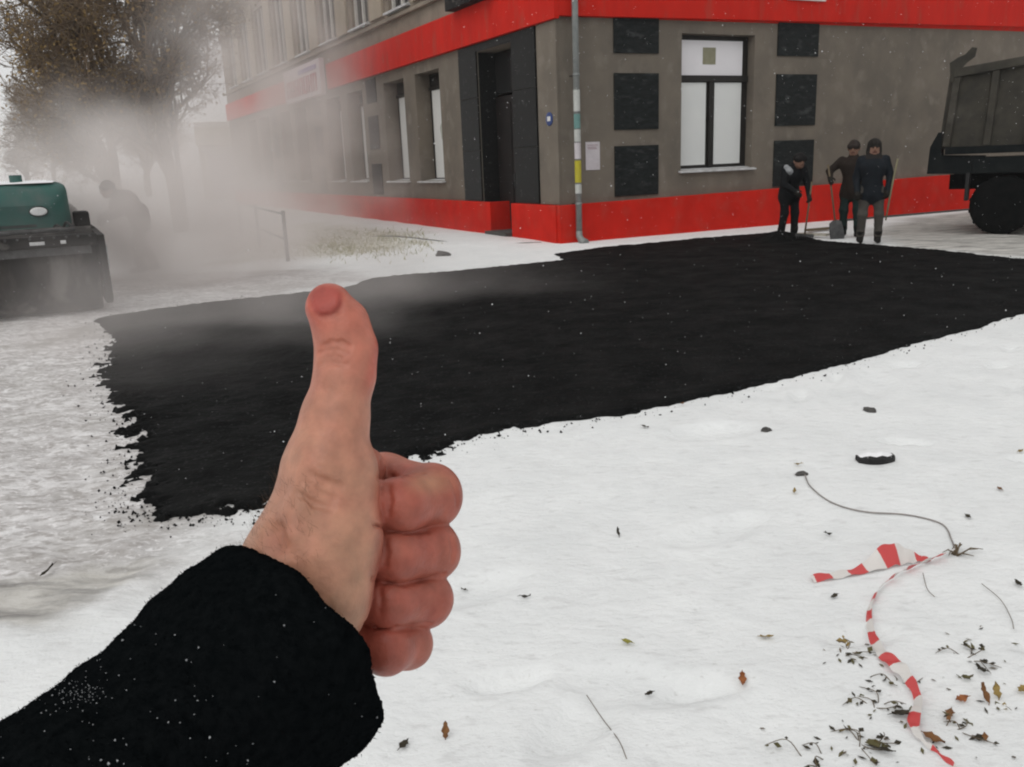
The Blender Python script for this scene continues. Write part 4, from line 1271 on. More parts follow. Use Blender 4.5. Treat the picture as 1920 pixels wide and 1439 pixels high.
for k, (a, c, lab) in enumerate((((1490, 444), (1552, 446), 'pale plank on the ground right of the bowed worker'), ((1512, 437), (1556, 433), 'yellowish plank lying against the wall base behind the pale plank'))):
    A, B = ground_pt(*a), ground_pt(*c); d = unit(B - A); s = np.array([-d[1], d[0], 0])
    q = MB(); q.box((0, -.07, .03), (np.linalg.norm(B - A), .07, .075), fr=lambda x, y, z: A + d * x + s * y + np.array([0, 0, z]))
    tag(q.build('plank', M['wood'] if k else mat('snowy_plank', (.5, .48, .42), (.3, .26, .2), 9, .8), bevel=.004), lab, 'plank')
# dark kerb strip showing along the wall on the right
q = MB(); q.box((7.2, .38, -.02), (12.6, .56, .035), fr=WR)
tag(q.build('kerb_strip', M['stone'], bevel=.01), 'dark narrow kerb along the red plinth behind the workers', 'kerb')

# ------------------------------------------------------------------ the photographer's hand and sleeve
HAND_D = .31                                   # metres from the lens to the thumb; 1 unit of the modelling space = HAND_D / FPX


def to_world(V):
    V = np.asarray(V, float)
    D = HAND_D * (1 + V[:, 2] / FPX)
    cam_ = np.stack([(V[:, 0] - 960) / FPX * D, -(V[:, 1] - 719.5) / FPX * D, -D], -1)
    return CO + cam_ @ CR.T


me_p = empty('person', to_world(np.array([[250., 1420, -250]]))[0], 'bare left hand giving a thumbs up from a black woollen sleeve', 'person')
HF = Field((300, 500, -175), (900, 1400, 420), 3.6)
HP = []


def hc_(a, b_, k, tint):
    HP.append((np.array(a[:3], float), np.array(b_[:3], float), tint))
    HF.cone(np.array(a[:3], float), np.array(b_[:3], float), a[3], b_[3], k)


# palm block and wrist (behind)
WR_ = (545, 1110, 20)
for kx_, ky_, kr in ((652, 925, 62), (650, 1020, 62), (640, 1110, 58), (622, 1190, 52)):
    hc_((*WR_, 96), (kx_, ky_, 250, kr), 30, 0.35)
hc_((560, 1090, 10, 98), (505, 1200, -5, 92), 30, .1)
hc_((505, 1200, -5, 92), (420, 1290, -40, 92), 30, .1)
# thumb: metacarpal, proximal, distal
hc_((574, 1050, 0, 104), (614, 880, 0, 80), 40, .25)
hc_((560, 1085, 0, 104), (574, 1050, 0, 106), 40, .1)
hc_((614, 880, 0, 80), (627, 790, 0, 62), 30, .35)
hc_((627, 790, 0, 62), (646, 705, 2, 56), 20, .42)
hc_((646, 705, 2, 56), (649, 658, 4, 57), 14, .5)
hc_((649, 658, 4, 57), (639, 612, 0, 52), 14, .62)
hc_((639, 612, 0, 52), (617, 576, -8, 45), 14, .85)
# thenar ball on the palm side
hc_((640, 905, 25, 62), (624, 1010, 10, 82), 45, .18)
hc_((624, 1010, 10, 82), (600, 1120, 0, 82), 45, .15)
hc_((600, 1120, 0, 82), (545, 1220, 0, 88), 45, .1)
# tendons and wrist bone under the skin
hc_((600, 860, -58, 18), (540, 1000, -88, 14), 40, .3)
hc_((500, 1075, -30, 36), (490, 1100, -30, 40), 40, .1)
# web between thumb and index
hc_((640, 850, 70, 42), (680, 880, 150, 44), 40, .6)
# curled fingers: knuckle, middle joint, end joint, tip
FING = [((652, 918, 250, 58), (722, 906, 225, 54), (808, 931, 150, 57), (748, 949, 58, 50), (676, 946, 62, 45)),
        ((655, 1020, 255, 58), (735, 1018, 225, 54), (806, 1033, 150, 55), (738, 1044, 62, 49), (664, 1038, 80, 44)),
        ((645, 1110, 255, 54), (730, 1112, 220, 51), (795, 1124, 150, 52), (728, 1133, 70, 46), (655, 1126, 92, 42)),
        ((625, 1190, 250, 48), (700, 1200, 215, 46), (762, 1206, 155, 47), (722, 1219, 88, 46), (650, 1205, 112, 40))]
for i, (a, b_, c, d, e) in enumerate(FING):
    g_ = Field.__new__(Field); g_.lo, g_.h, g_.n = HF.lo, HF.h, HF.n; g_.f = np.full(HF.n, 1e3, np.float32)
    keepF = HF.f; HF.f = g_.f
    hc_(a, b_, 12, .6); hc_(b_, c, 16, .7); hc_(c, d, 14, .72); hc_(d, e, 18, .8)
    q_ = c[3] - 7; hc_((c[0] + 3, c[1] - 11, c[2], q_), (c[0] + 1, c[1] + 11, c[2] - 8, q_), 8, .66)
    fin = HF.f; HF.f = keepF
    # fold between the inner phalanges stays open: fingers join the hand with a tight blend
    HF.f = smin(HF.f, fin, 3 if i else 5)


def carve(pts, r, k):
    for a, b_ in zip(pts, pts[1:]):
        HF.cone(np.array(a, float), np.array(b_, float), r, r, k, 'sub')


# creases over the thumb joint, and the nail's border; depth follows the thumb's front
def zf(x, y):                                 # front surface depth (nearest negative face) at a pixel
    i = int(round((x - HF.lo[0]) / HF.h)); j = int(round((y - HF.lo[1]) / HF.h))
    col = HF.f[i, j]; q = np.argmax(col < 0)
    return HF.lo[2] + HF.h * q


def crease(xy, r=4.0, depth=0.0, k=7):
    carve([(x, y, zf(x, y) - r * .45 + depth) for x, y in xy], r, k)


# flat of the nail
sl_, P = HF.sub((540, 500, -150), (680, 606, 60))
nn_ = np.array([-.30, -.50, -.81], np.float32); nn_ /= np.linalg.norm(nn_)
pl = (P - np.array([617, 576, -8], np.float32)) @ nn_ - 37.5
HF.f[sl_] = smax(HF.f[sl_], pl, 8)
# seams between neighbouring fingers
for c in ([(700, 984), (725, 994), (760, 1000), (800, 995), (846, 984)], [(695, 1085), (722, 1093), (755, 1096), (790, 1088), (832, 1076)], [(680, 1168), (705, 1176), (740, 1177), (772, 1173), (806, 1168)], [(708, 897), (735, 894), (765, 892), (795, 888)]):
    crease(c, 3.6, 2.0, 6)
for c in ([(604, 650), (622, 643), (640, 643), (655, 649)], [(600, 662), (618, 657), (636, 657), (652, 663)], [(600, 684), (616, 680), (634, 681), (648, 684)], [(604, 672), (624, 668), (640, 671)]):
    crease(c, 4.4, 1.2)
NAIL = [(579, 556), (583, 574), (590, 588), (603, 594), (620, 592), (634, 584), (642, 571), (642, 556), (637, 545)]
crease(NAIL[:-1], 2.2, -.6, 8)
for c in ([(575, 905), (600, 925), (625, 935)], [(560, 925), (590, 945), (620, 952)], [(585, 890), (612, 905), (640, 912)], [(500, 985), (516, 1000), (524, 1025)]):
    crease(c, 2.4, -1.0, 14)
crease([(512, 1000), (515, 1022)], 22, 2.0, 26)          # hollow by the wrist bone
crease([(716, 868), (719, 892)], 5, 0, 10)
# uneven flesh and knuckle folds
for c in ([(846, 903), (856, 922), (858, 945)], [(846, 1012), (852, 1030), (848, 1050)], [(728, 912), (731, 938), (729, 965)], [(722, 1012), (725, 1036), (722, 1062)], [(712, 1106), (715, 1128), (712, 1150)]):
    crease(c, 2.2, -.3, 10)
sl_, P = HF.sub(HF.lo, HF.lo + HF.h * (HF.n - 1))
HF.f += (.7 * np.sin(P[..., 0] / 15 + 2.0 * np.sin(P[..., 1] / 31)) * np.sin(P[..., 1] / 19 + P[..., 2] / 27)).astype(np.float32)
HV, HQ = HF.mesh()
HVf = HV.astype(np.float32)
tint = np.zeros(len(HV)); wsum = np.zeros(len(HV)); FC = {}
prim = []
for (a, b_, t) in HP:
    d = round_cone(HVf, a, b_, 1, 1)
    w_ = np.exp(-d / 16.0); tint += t * w_; wsum += w_
tint /= np.maximum(wsum, 1e-9)
x, y, z = HV.T
tint = np.clip(tint + .35 * smooth(690, 715, x + .25 * (y - 640)) * smooth(760, 700, y) * smooth(560, 600, y), 0, 1)      # ruddy edge of the thumb
tint = np.clip(tint + .15 * fbm(x / 45, y / 45, 3, 5), 0, 1)
pale = np.array([.42, .238, .150]); rosy = np.array([.46, .182, .122]); red = np.array([.43, .088, .060])
t1 = np.clip(tint / .5, 0, 1)[:, None]; t2 = np.clip((tint - .5) / .5, 0, 1)[:, None]
hcol = (pale * (1 - t1) + rosy * t1) * (1 - t2) + red * t2
nl = .8 * smooth(-6, 6, sdpoly(x, y, np.array(NAIL + [(625, 538), (605, 535), (588, 542)]))) * (z < 0)
hcol = hcol * (1 - nl[:, None]) + nl[:, None] * np.array([.33, .050, .038])
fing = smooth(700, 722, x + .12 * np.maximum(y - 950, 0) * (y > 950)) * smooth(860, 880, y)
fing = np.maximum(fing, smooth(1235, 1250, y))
hcol = hcol * (1 - fing[:, None] * np.array([.22, .33, .33]))  # fingers redder from cold, with their shade darkened into the colour too
kn = smooth(55, 0, np.hypot((x - 805) * .8, (y - 905) * 1.6)) * .8
hcol = hcol * (1 - kn[:, None]) + kn[:, None] * np.array([.42, .20, .115])
hair = smooth(70, 0, np.hypot((x - 560) * .8, y - 960)) * .10
hcol = hcol * (1 - hair[:, None])
hollow_shade = smooth(40, 0, np.hypot(x - 514, y - 1015)) * .45  # shade of the wrist hollow, painted into the skin colour
hcol = hcol * (1 - hollow_shade[:, None] * np.array([.25, .45, .5]))
M['skin'] = attr_material('cold_reddened_skin', .44, .38, .55, 620, sss=.05)
HW = to_world(HV)
hand = mesh_np('hand', HW, HQ[:, ::-1], M['skin'], me_p, attrs={'col': ('FLOAT_COLOR', np.concatenate([hcol, np.ones((len(HV), 1))], 1))})
# fine hairs on the wrist
b = MB(); rs = random.Random(12)
cand = np.nonzero((y > 890) & (y < 1075) & (x < 600) & (z < 20))[0]
for k in range(150):
    p = HV[rs.choice(list(cand[:: max(1, len(cand) // 900)]))]
    a = p.copy(); d1 = np.array([-6 + rs.gauss(0, 5), -9 + rs.gauss(0, 5), -3.]); d2 = d1 * 1.6 + np.array([rs.gauss(0, 3), -2, 0])
    L3 = to_world(np.array([a, a + d1, a + d2]))
    b.tube(L3, [.00004, .00003, .00001], 3, cap=False)
b.build('wrist_hair', mat('brown_hair', (.12, .07, .04), None, 5, .6), me_p, recalc=False)['kind'] = 'stuff'

# sleeve: thick wool tube, cuff cut square to the arm, hollow at the cuff
SH = 7.0
SF = Field((-420, 985, -640), (820, 1760, 330), SH)
ax0 = np.array([591., 1195., 20.]); axd = unit(np.array([-.72, .588, -.37]))
prev = None
for t, r_ in ((-120, 200), (0, 202), (85, 222), (190, 226), (290, 212), (430, 218), (620, 232), (900, 252)):
    c = ax0 + axd * t + np.array([-.632, -.775, 0]) * (14 if 40 < t < 700 else 0)
    if prev is not None: SF.cone(prev[0], c, prev[1], r_, 30)
    prev = (c, r_)
sl_, P = SF.sub(SF.lo, SF.lo + SF.h * (SF.n - 1))
along = (P - ax0.astype(np.float32)) @ axd.astype(np.float32)
inner = None; prev = None
for t, r_ in ((-140, 180), (60, 180), (140, 130)):
    c = ax0 + axd * t
    if prev is not None:
        d = round_cone(P, prev[0], c, prev[1], r_); inner = d if inner is None else np.minimum(inner, d)
    prev = (c, r_)
wob = 9 * np.sin(P[..., 0] / 37 + P[..., 2] / 29) + 6 * np.sin(P[..., 1] / 23)
SF.f = smax(SF.f, -(along + wob * .3), 60)
SF.f = smax(SF.f, -inner, 16)
SF.f = SF.f + 3.2 * np.sin(P[..., 0] / 33 + P[..., 1] / 41 + 1.5 * np.sin(P[..., 2] / 60)) + 2.0 * np.sin(P[..., 1] / 17 - P[..., 0] / 24)
SV, SQ = SF.mesh()
SV = SV + (rng.normal(0, 1, SV.shape) * 1.1)
M['wool'] = mat('black_wool', (.0030, .0038, .0042), (.0055, .0065, .0070), 300, 1.0, spec=.0, bump=1.0, bscale=900)
sleeve = mesh_np('sleeve', to_world(SV), SQ[:, ::-1], M['wool'], me_p)
# fuzz and snow on the wool
e1 = SV[SQ[:, 1]] - SV[SQ[:, 0]]; e2 = SV[SQ[:, 3]] - SV[SQ[:, 0]]
nrm = np.cross(e1, e2); nrm /= np.linalg.norm(nrm, axis=1, keepdims=True) + 1e-9
cen = SV[SQ].mean(1)
vis = np.nonzero((nrm[:, 2] < .25) & (cen[:, 0] > -80) & (cen[:, 1] < 1500) & (along.min() < 1e9))[0]
if len(vis) < 500: vis = np.nonzero((nrm[:, 2] > -.25) & (cen[:, 0] > -80) & (cen[:, 1] < 1500))[0]; nrm = -nrm
b = MB(); rs = random.Random(2)
for k in range(6500):
    i = vis[rs.randrange(len(vis))]; p = cen[i] + np.array([rs.uniform(-4, 4) for _ in range(3)]); n_ = nrm[i]
    d = n_ * rs.uniform(.5, 2.2) + np.array([rs.gauss(0, 2.5) for _ in range(3)])
    s = np.cross(d, [rs.gauss(0, 1) for _ in range(3)]); s = s / (np.linalg.norm(s) + 1e-9) * .9
    b.add(to_world(np.array([p - s - n_, p + s - n_, p + d])), [(0, 1, 2)])
b.build('wool_fuzz', M['wool'], sleeve, recalc=False)['kind'] = 'stuff'


def flake_geo(b, c, r_, rs):
    q = [np.array(v) for v in ((1, 0, 0), (-1, 0, 0), (0, 1, 0), (0, -1, 0), (0, 0, 1), (0, 0, -1))]
    v = [c + r_ * p * rs.uniform(.6, 1.3) + r_ * .2 * np.array([rs.gauss(0, 1) for _ in range(3)]) for p in q]
    b.add(v, [(0, 2, 4), (2, 1, 4), (1, 3, 4), (3, 0, 4), (2, 0, 5), (1, 2, 5), (3, 1, 5), (0, 3, 5)])


b = MB(); n_in = 0
u_px = HAND_D / FPX
for k in range(260):
    i = vis[rs.randrange(len(vis))]; p = cen[i]
    low = p[1] > 1180 + .0 * p[0] and p[0] < 480
    if not low and rs.random() < .72: continue
    c = to_world(np.array([p + nrm[i] * 3]))[0]
    flake_geo(b, c, u_px * rs.choice((.8, .9, 1.1, 1.4, 2.0)), rs)
for k in range(150):                                # thicker dusting on the upper edge of the sleeve
    cx, cy_ = 140 + rs.gauss(0, 35), 1300 + rs.gauss(0, 16)
    i = vis[np.argmin((cen[vis, 0] - cx) ** 2 + (cen[vis, 1] - cy_) ** 2)]
    flake_geo(b, to_world(np.array([cen[i] + nrm[i] * 3]))[0], u_px * rs.uniform(.5, 1.2), rs)
b.build('snow_specks', mat('melting_snow', (.36, .37, .38), (.22, .23, .24), 900, .7), sleeve, recalc=False)['kind'] = 'stuff'

# ------------------------------------------------------------------ barrier tape, wire, litter in the snow
def tape_material():
    m = bpy.data.materials.new('red_white_barrier_tape'); m.use_nodes = True
    nt = m.node_tree; b_ = nt.nodes['Principled BSDF']
    a = N(nt, 'ShaderNodeAttribute'); a.attribute_name = 'run'
    w = N(nt, 'ShaderNodeMath', operation='MULTIPLY'); w.inputs[1].default_value = 1 / .16
    f_ = N(nt, 'ShaderNodeMath', operation='FRACT'); g_ = N(nt, 'ShaderNodeMath', operation='GREATER_THAN'); g_.inputs[1].default_value = .52
    nt.links.new(a.outputs['Fac'], w.inputs[0]); nt.links.new(w.outputs[0], f_.inputs[0]); nt.links.new(f_.outputs[0], g_.inputs[0])
    mi = N(nt, 'ShaderNodeMix', data_type='RGBA'); mi.inputs[6].default_value = (.66, .63, .60, 1); mi.inputs[7].default_value = (.55, .06, .06, 1)
    nt.links.new(g_.outputs[0], mi.inputs[0]); nt.links.new(mi.outputs[2], b_.inputs['Base Color'])
    b_.inputs['Roughness'].default_value = .35
    return m


M['tape'] = tape_material()


def tape(px, widths, lifts, twist, label, phase=0.0):
    P = [gp(*p, dz=l) for p, l in zip(px, lifts)]
    ext = [np.array([p[0], p[1], p[2], w_, tw_]) for p, w_, tw_ in zip(P, widths, twist)]
    S = spline(ext, 14); v, run, acc = [], [], phase
    for i, s in enumerate(S):
        t = unit(S[min(i + 1, len(S) - 1)][:3] - S[max(i - 1, 0)][:3]); side = unit(np.cross(t, (0, 0, 1))); up = np.cross(side, t)
        d = side * math.cos(s[4]) - up * math.sin(s[4])
        if i: acc += np.linalg.norm(s[:3] - S[i - 1][:3])
        c = s[:3].copy(); lift = abs(math.sin(s[4])) * s[3]; c[2] += lift + .004
        for k in (-1, -.33, .33, 1):
            v.append(c + d * s[3] * k + up * .004 * math.cos(k * 2.2 + i * .5)); run.append(acc)
    f_ = [(i * 4 + k, i * 4 + k + 1, (i + 1) * 4 + k + 1, (i + 1) * 4 + k) for i in range(len(S) - 1) for k in range(3)]
    o = mesh_np('barrier_tape', v, f_, M['tape'], attrs={'run': ('FLOAT', run)})
    return tag(o, label, 'tape', 'red and white barrier tape')


tape([(1522, 1092), (1570, 1084), (1615, 1074), (1660, 1060), (1690, 1056), (1718, 1054), (1745, 1056)], [.017, .017, .020, .044, .040, .020, .010], [.004] * 7, [.5, .4, .3, .8, .9, .7, .3],
     'short flat end of red and white tape pointing left', .07)
tape([(1788, 1040), (1745, 1057), (1705, 1072), (1672, 1090), (1645, 1115), (1630, 1150), (1632, 1190), (1650, 1230), (1678, 1262), (1702, 1292), (1720, 1325), (1712, 1362), (1722, 1392), (1752, 1415), (1790, 1446), (1830, 1500)],
     [.005, .013, .012, .010, .010, .012, .014, .017, .022, .017, .015, .018, .009, .006, .006, .006], [.02, .006, .004, .004, .004, .004, .004, .006, .02, .02, .01, .015, .01, .004, .004, .004],
     [.2, .9, 1.0, 1.1, 1.0, .8, .6, .5, .4, .9, .8, .3, 1.0, 1.2, 1.2, 1.2], 'long curving red and white tape trailing into the dead plants', .02)
wp = spline([gp(*p, dz=.006) for p in ((1508, 890), (1520, 915), (1560, 945), (1620, 962), (1700, 968), (1765, 985), (1784, 1015), (1790, 1036))], 8)
tag(MB().tube(wp, .0035, 6).build('wire', M['wire']), 'thin grey wire curving over the snow down to the tape knot', 'wire')
tw_ = empty('twig_clump', gp(1790, 1038), 'small clump of dry twigs where wire and tape meet', 'twig')
rs = random.Random(21)
c0 = gp(1790, 1040)
for k in range(9):
    a = rs.uniform(0, 6.28); l_ = rs.uniform(.05, .13)
    MB().tube([c0 + np.array([rs.gauss(0, .01), rs.gauss(0, .01), .0]), c0 + np.array([math.cos(a) * l_ * .5, math.sin(a) * l_ * .4, .02 + rs.random() * .02]), c0 + np.array([math.cos(a + .3) * l_, math.sin(a + .3) * l_ * .6, .008 + .01 * rs.random()])], [.004, .003, .0015], 5).build('twig', M['stem'], tw_)

for px, sz, fl, lab, sd_ in (((1630, 771), .035, .6, 'dark stone on the open snow, the farther one at right', 1), ((1437, 808), .03, .6, 'dark stone on the open snow, left of the flat black chunk', 2), ((1503, 890), .028, .5, 'grey pebble at the top end of the thin wire', 3)):
    tag(rock('stone', gp(*px), sz, M['stone'], sd_, fl, (1.3, .9)), lab, 'stone', 'stones on the snow')
cr = gp(1645, 868)
b = MB(); v = []; n = 12
for i in range(n + 1):
    t = i / n * 2 - 1; x_ = .098 * t; y_ = .03 * t * t; h_ = .042 * (1 - .25 * t * t) + .004 * math.sin(9 * t); w_ = .034 * (1 - .3 * t * t)
    for (yy, zz) in ((-w_, -.012), (-w_ * 1.05, h_ * .7), (-w_ * .7, h_), (w_, h_), (w_ * 1.1, -.012)):
        v.append(cr + np.array([x_, y_ + yy, zz]))
b.add(v, [(i * 5 + k, (i + 1) * 5 + k, (i + 1) * 5 + k + 1, i * 5 + k + 1) for i in range(n) for k in range(4)] + [(0, 1, 2, 3, 4), tuple(n * 5 + k for k in range(5))])
rp_ = tag(b.build('rubber_chunk', M['rubber']), 'flat black chunk lying on the snow with a cap of snow', 'chunk')
b = MB(); v = []
for i in range(n + 1):
    t = i / n * 2 - 1; x_ = .090 * t; y_ = .03 * t * t + .006; h_ = .042 * (1 - .25 * t * t) + .004 * math.sin(9 * t)
    for k in range(7):
        q = k / 6 * 2 - 1; v.append(cr + np.array([x_, y_ + .027 * q, h_ + .001 + .016 * (1 - q * q) * (1 - t ** 4)]))
b.add(v, [(i * 7 + k, (i + 1) * 7 + k, (i + 1) * 7 + k + 1, i * 7 + k + 1) for i in range(n) for k in range(6)], 0, True)
b.build('snow_cap', M['snow'], rp_, recalc=False)


def leaf_mesh(name, pos, L_, W_, m, rz, pitch, roll, curl):
    b = MB(); n = 7; v = []
    for i in range(n + 1):
        t = i / n; w_ = W_ * abs(math.sin(math.pi * min(1, t * 1.02))) ** .7 * (1 - .3 * t) * (1 + .3 * math.sin(17 * t + pos[1] * 90))
        zc = curl * (t - .5) ** 2
        for k in (-1, -.5, 0, .5, 1):
            v.append(((t - .5) * L_, k * w_ * .5, zc + .25 * curl * abs(k) ** 1.5 + .0025 * math.sin(9 * t + 3 * k + pos[0] * 50)))
    f_ = [(i * 5 + k, i * 5 + k + 1, (i + 1) * 5 + k + 1, (i + 1) * 5 + k) for i in range(n) for k in range(4)]
    b.add(v, f_, 0, True)
    b.tube([(-.5 * L_, 0, curl * .25), (-.72 * L_, .01 * L_, curl * .2)], [.0016, .0008], 4, cap=False)
    o = b.build(name, m, recalc=False)
    o.location = (pos[0], pos[1], pos[2] + .008 + abs(math.sin(pitch)) * L_ * .35); o.rotation_euler = (roll, pitch, rz)
    return o


LV = [((1175, 1208), .05, .028, 'leaf_yellow', 'yellow green leaf alone on the snow below the fist\'s right side'), ((1438, 1198), .055, .028, 'leaf_ochre', 'ochre leaf alone on the snow left of the curving tape'),
      ((1392, 1282), .065, .03, 'leaf_orange', 'orange brown leaf alone on the snow left of the dead plants'), ((1217, 1307), .035, .018, 'leaf_dark', 'small blackish leaf below the yellow green leaf'),
      ((836, 1381), .06, .028, 'leaf_brown', 'brown leaf standing in the snow right of the black sleeve'), ((757, 1401), .055, .026, 'leaf_dark', 'dark leaf in the snow close to the sleeve cuff'),
      ((1563, 1122), .05, .02, 'leaf_dark', 'dark leaf under the flat tape end'), ((1158, 1005), .05, .02, 'leaf_dark', 'dark leaf upright in the snow between fist and tape'),
      ((1490, 926), .05, .022, 'leaf_ochre', 'pale ochre leaf left of the wire'), ((1496, 875), .05, .02, 'leaf_ochre', 'ochre leaf just above the pebble at the wire end'),
      ((1210, 803), .06, .03, 'leaf_dark', 'dark torn leaf near the middle of the asphalt edge'), ((1553, 1006), .04, .022, 'leaf_dark', 'small dark leaf above the flat tape end'),
      ((1815, 972), .045, .025, 'leaf_dark', 'dark leaf right of the wire bend'), ((1874, 920), .05, .025, 'leaf_brown', 'brownish leaf at the right edge level with the wire start'),
      ((1912, 850), .05, .022, 'leaf_ochre', 'pale leaf at the right edge above the brownish leaf'), ((1908, 1100), .05, .028, 'leaf_dark', 'dark leaf at the right edge level with the flat tape end'),
      ((1802, 1316), .05, .03, 'leaf_orange', 'orange leaf right of the tape among the dead plants'), ((1842, 1314), .075, .035, 'leaf_brown', 'large brown leaf standing upright right of the tape'),
      ((1866, 1306), .06, .03, 'leaf_ochre', 'ochre leaf standing beside the large brown leaf'), ((1750, 1390), .08, .04, 'leaf_brown', 'curled brown leaf right of the lowest red tape stripe'),
      ((1840, 1263), .06, .022, 'leaf_dark', 'flat dark leaf above the large brown leaf'), ((1812, 1277), .05, .02, 'leaf_green', 'dull green leaf left of the flat dark leaf'),
      ((1915, 1300), .05, .03, 'leaf_ochre', 'ochre leaf at the right edge near the bottom corner'), ((1655, 1412), .08, .035, 'leaf_dark', 'black crumpled leaf near the bottom edge'),
      ((1690, 1345), .075, .05, 'leaf_dark', 'large blackened leaf left of the tape\'s lower end'), ((1780, 1345), .07, .03, 'leaf_brown', 'brown folded leaf between tape and bottom corner'),
      ((1637, 1400), .06, .035, 'leaf_green', 'green leaf beside the black crumpled leaf'), ((870, 960 + 150), .04, .015, 'leaf_dark', 'tiny dark leaf right of the ring finger'),
      ((90, 1077), .10, .02, 'leaf_dark', 'dark flat sliver on the slushy road left of the sleeve'), ((985, 1124), .05, .015, 'leaf_dark', 'dark sliver on the snow right of the fist'),
      ((1280, 760), .05, .03, 'leaf_brown', 'brown leaf on the snow just below the asphalt edge')]
for k, (px, l_, w_, m_, lab) in enumerate(LV):
    up = 'upright' in lab or 'standing' in lab
    leaf = leaf_mesh('fallen_leaf', gp(*px), l_ * .85, w_ * .9, M[m_], rs.uniform(0, 6.28) if not up else rs.uniform(1.0, 2.0), (-1.0 if up else rs.uniform(-.15, .25)), rs.uniform(-.4, .4), rs.uniform(.01, .03))
    tag(leaf, lab, 'leaf', 'fallen leaves on the snow')


def dead_plant(px, n, size, mats_, label, seed):
    rs = random.Random(seed); c = gp(*px); t = empty('dead_plant', c, label, 'plant', 'dead plants in the snow')
    for k in range(max(3, int(n * .65))):
        a = rs.uniform(0, 6.28); l_ = size * rs.uniform(.5, 1.1); h = rs.uniform(.1, .7) * size * .45
        q0 = c + np.array([rs.gauss(0, .2) * size, rs.gauss(0, .2) * size, -.005]); q1 = q0 + np.array([math.cos(a) * l_ * .5, math.sin(a) * l_ * .5, h]); q2 = q0 + np.array([math.cos(a + .5) * l_, math.sin(a + .5) * l_, h * .5])
        MB().tube(spline([q0, q1, q2], 4), [.0016] * 4 + [.0013] * 4 + [.0006], 5).build('stem', M['stem'], t)
        for j in range(3):
            s = rs.random(); p = q1 * (1 - s) + q2 * s if j else q1; m_ = M[rs.choice(mats_)]
            u = unit([rs.gauss(0, 1), rs.gauss(0, 1), rs.gauss(0, .4)]); v_ = unit(np.cross(u, (rs.gauss(0, .4), rs.gauss(0, .4), 1))); w_ = np.cross(u, v_)
            L_ = rs.uniform(.012, .028); W_ = L_ * rs.uniform(.25, .5)
            b = MB(); b.add([p, p + u * L_ * .5 + v_ * W_, p + u * L_, p + u * L_ * .5 - v_ * W_, p + u * L_ * .5 + w_ * W_ * .5], [(0, 1, 4), (1, 2, 4), (2, 3, 4), (3, 0, 4)])
            b.build('leaf', m_, t, recalc=False)
    return t


dead_plant((1590, 1226), 7, .075, ['leaf_green', 'leaf_dark', 'leaf_ochre'], 'low greenish brown tuft left of the tape curve', 1)
dead_plant((1672, 1285), 8, .085, ['leaf_green', 'leaf_dark'], 'dark green weed under the wide red tape stripe', 2)
dead_plant((1650, 1325), 9, .095, ['leaf_dark', 'leaf_dark', 'leaf_green'], 'dark withered weed left of the tape, above the round tuft', 3)
dead_plant((1610, 1395), 11, .11, ['leaf_dark', 'leaf_green', 'leaf_ochre'], 'round tangled tuft of dry stems left of the lowest tape', 4)
dead_plant((1825, 1235), 9, .10, ['leaf_dark', 'leaf_dark', 'leaf_green'], 'thin dark weed standing right of the tape bend', 5)
dead_plant((1800, 1370), 9, .10, ['leaf_brown', 'leaf_dark', 'leaf_green'], 'brown weed right of the tape near the bottom', 6)
dead_plant((1530, 1420), 7, .10, ['leaf_dark', 'leaf_green'], 'sparse weed at the bottom edge, leftmost of the plants', 7)
dead_plant((1900, 1340), 5, .07, ['leaf_green', 'leaf_ochre'], 'sparse weed at the right edge near the bottom corner', 8)
for k, (P, lab) in enumerate((([(1730, 1080), (1738, 1110), (1752, 1125)], 'thin dry twig below the tape knot'), ([(1840, 1100), (1875, 1130), (1895, 1165), (1900, 1185)], 'long dry twig near the right edge below the tape knot'), ([(1100, 1310), (1130, 1355), (1160, 1395), (1175, 1430)], 'dry grass blade leaning near the bottom centre'))):
    tag(MB().tube(spline([gp(*p, dz=.012) for p in P], 6), .0014, 5).build('dry_twig', M['stem']), lab, 'twig', 'dry twigs')

# bits of withered leaf and grass round the plants
b = MB(); rs = random.Random(55)
for k in range(90):
    cx, cy_, sx, sy = rs.choice(((1650, 1330, 55, 50), (1620, 1400, 60, 35), (1825, 1260, 40, 45), (1800, 1370, 70, 45), (1590, 1228, 28, 14), (1700, 1400, 120, 40)))
    p = gp(rs.gauss(cx, sx), rs.gauss(cy_, sy), .004)
    L_ = rs.uniform(.004, .016); a = rs.uniform(0, 6.28); u = np.array([math.cos(a), math.sin(a), rs.uniform(-.2, .5)]); v_ = np.array([-math.sin(a), math.cos(a), rs.uniform(-.3, .3)])
    b.add([p - u * L_, p + v_ * L_ * .4, p + u * L_, p - v_ * L_ * .35], [(0, 1, 2), (0, 2, 3)], rs.choice((0, 0, 1, 2)))
tag(b.build('leaf_litter', [M['leaf_dark'], M['leaf_green'], M['stem']], recalc=False), 'bits of withered leaf scattered on the snow round the dead plants', 'litter', kind='stuff')

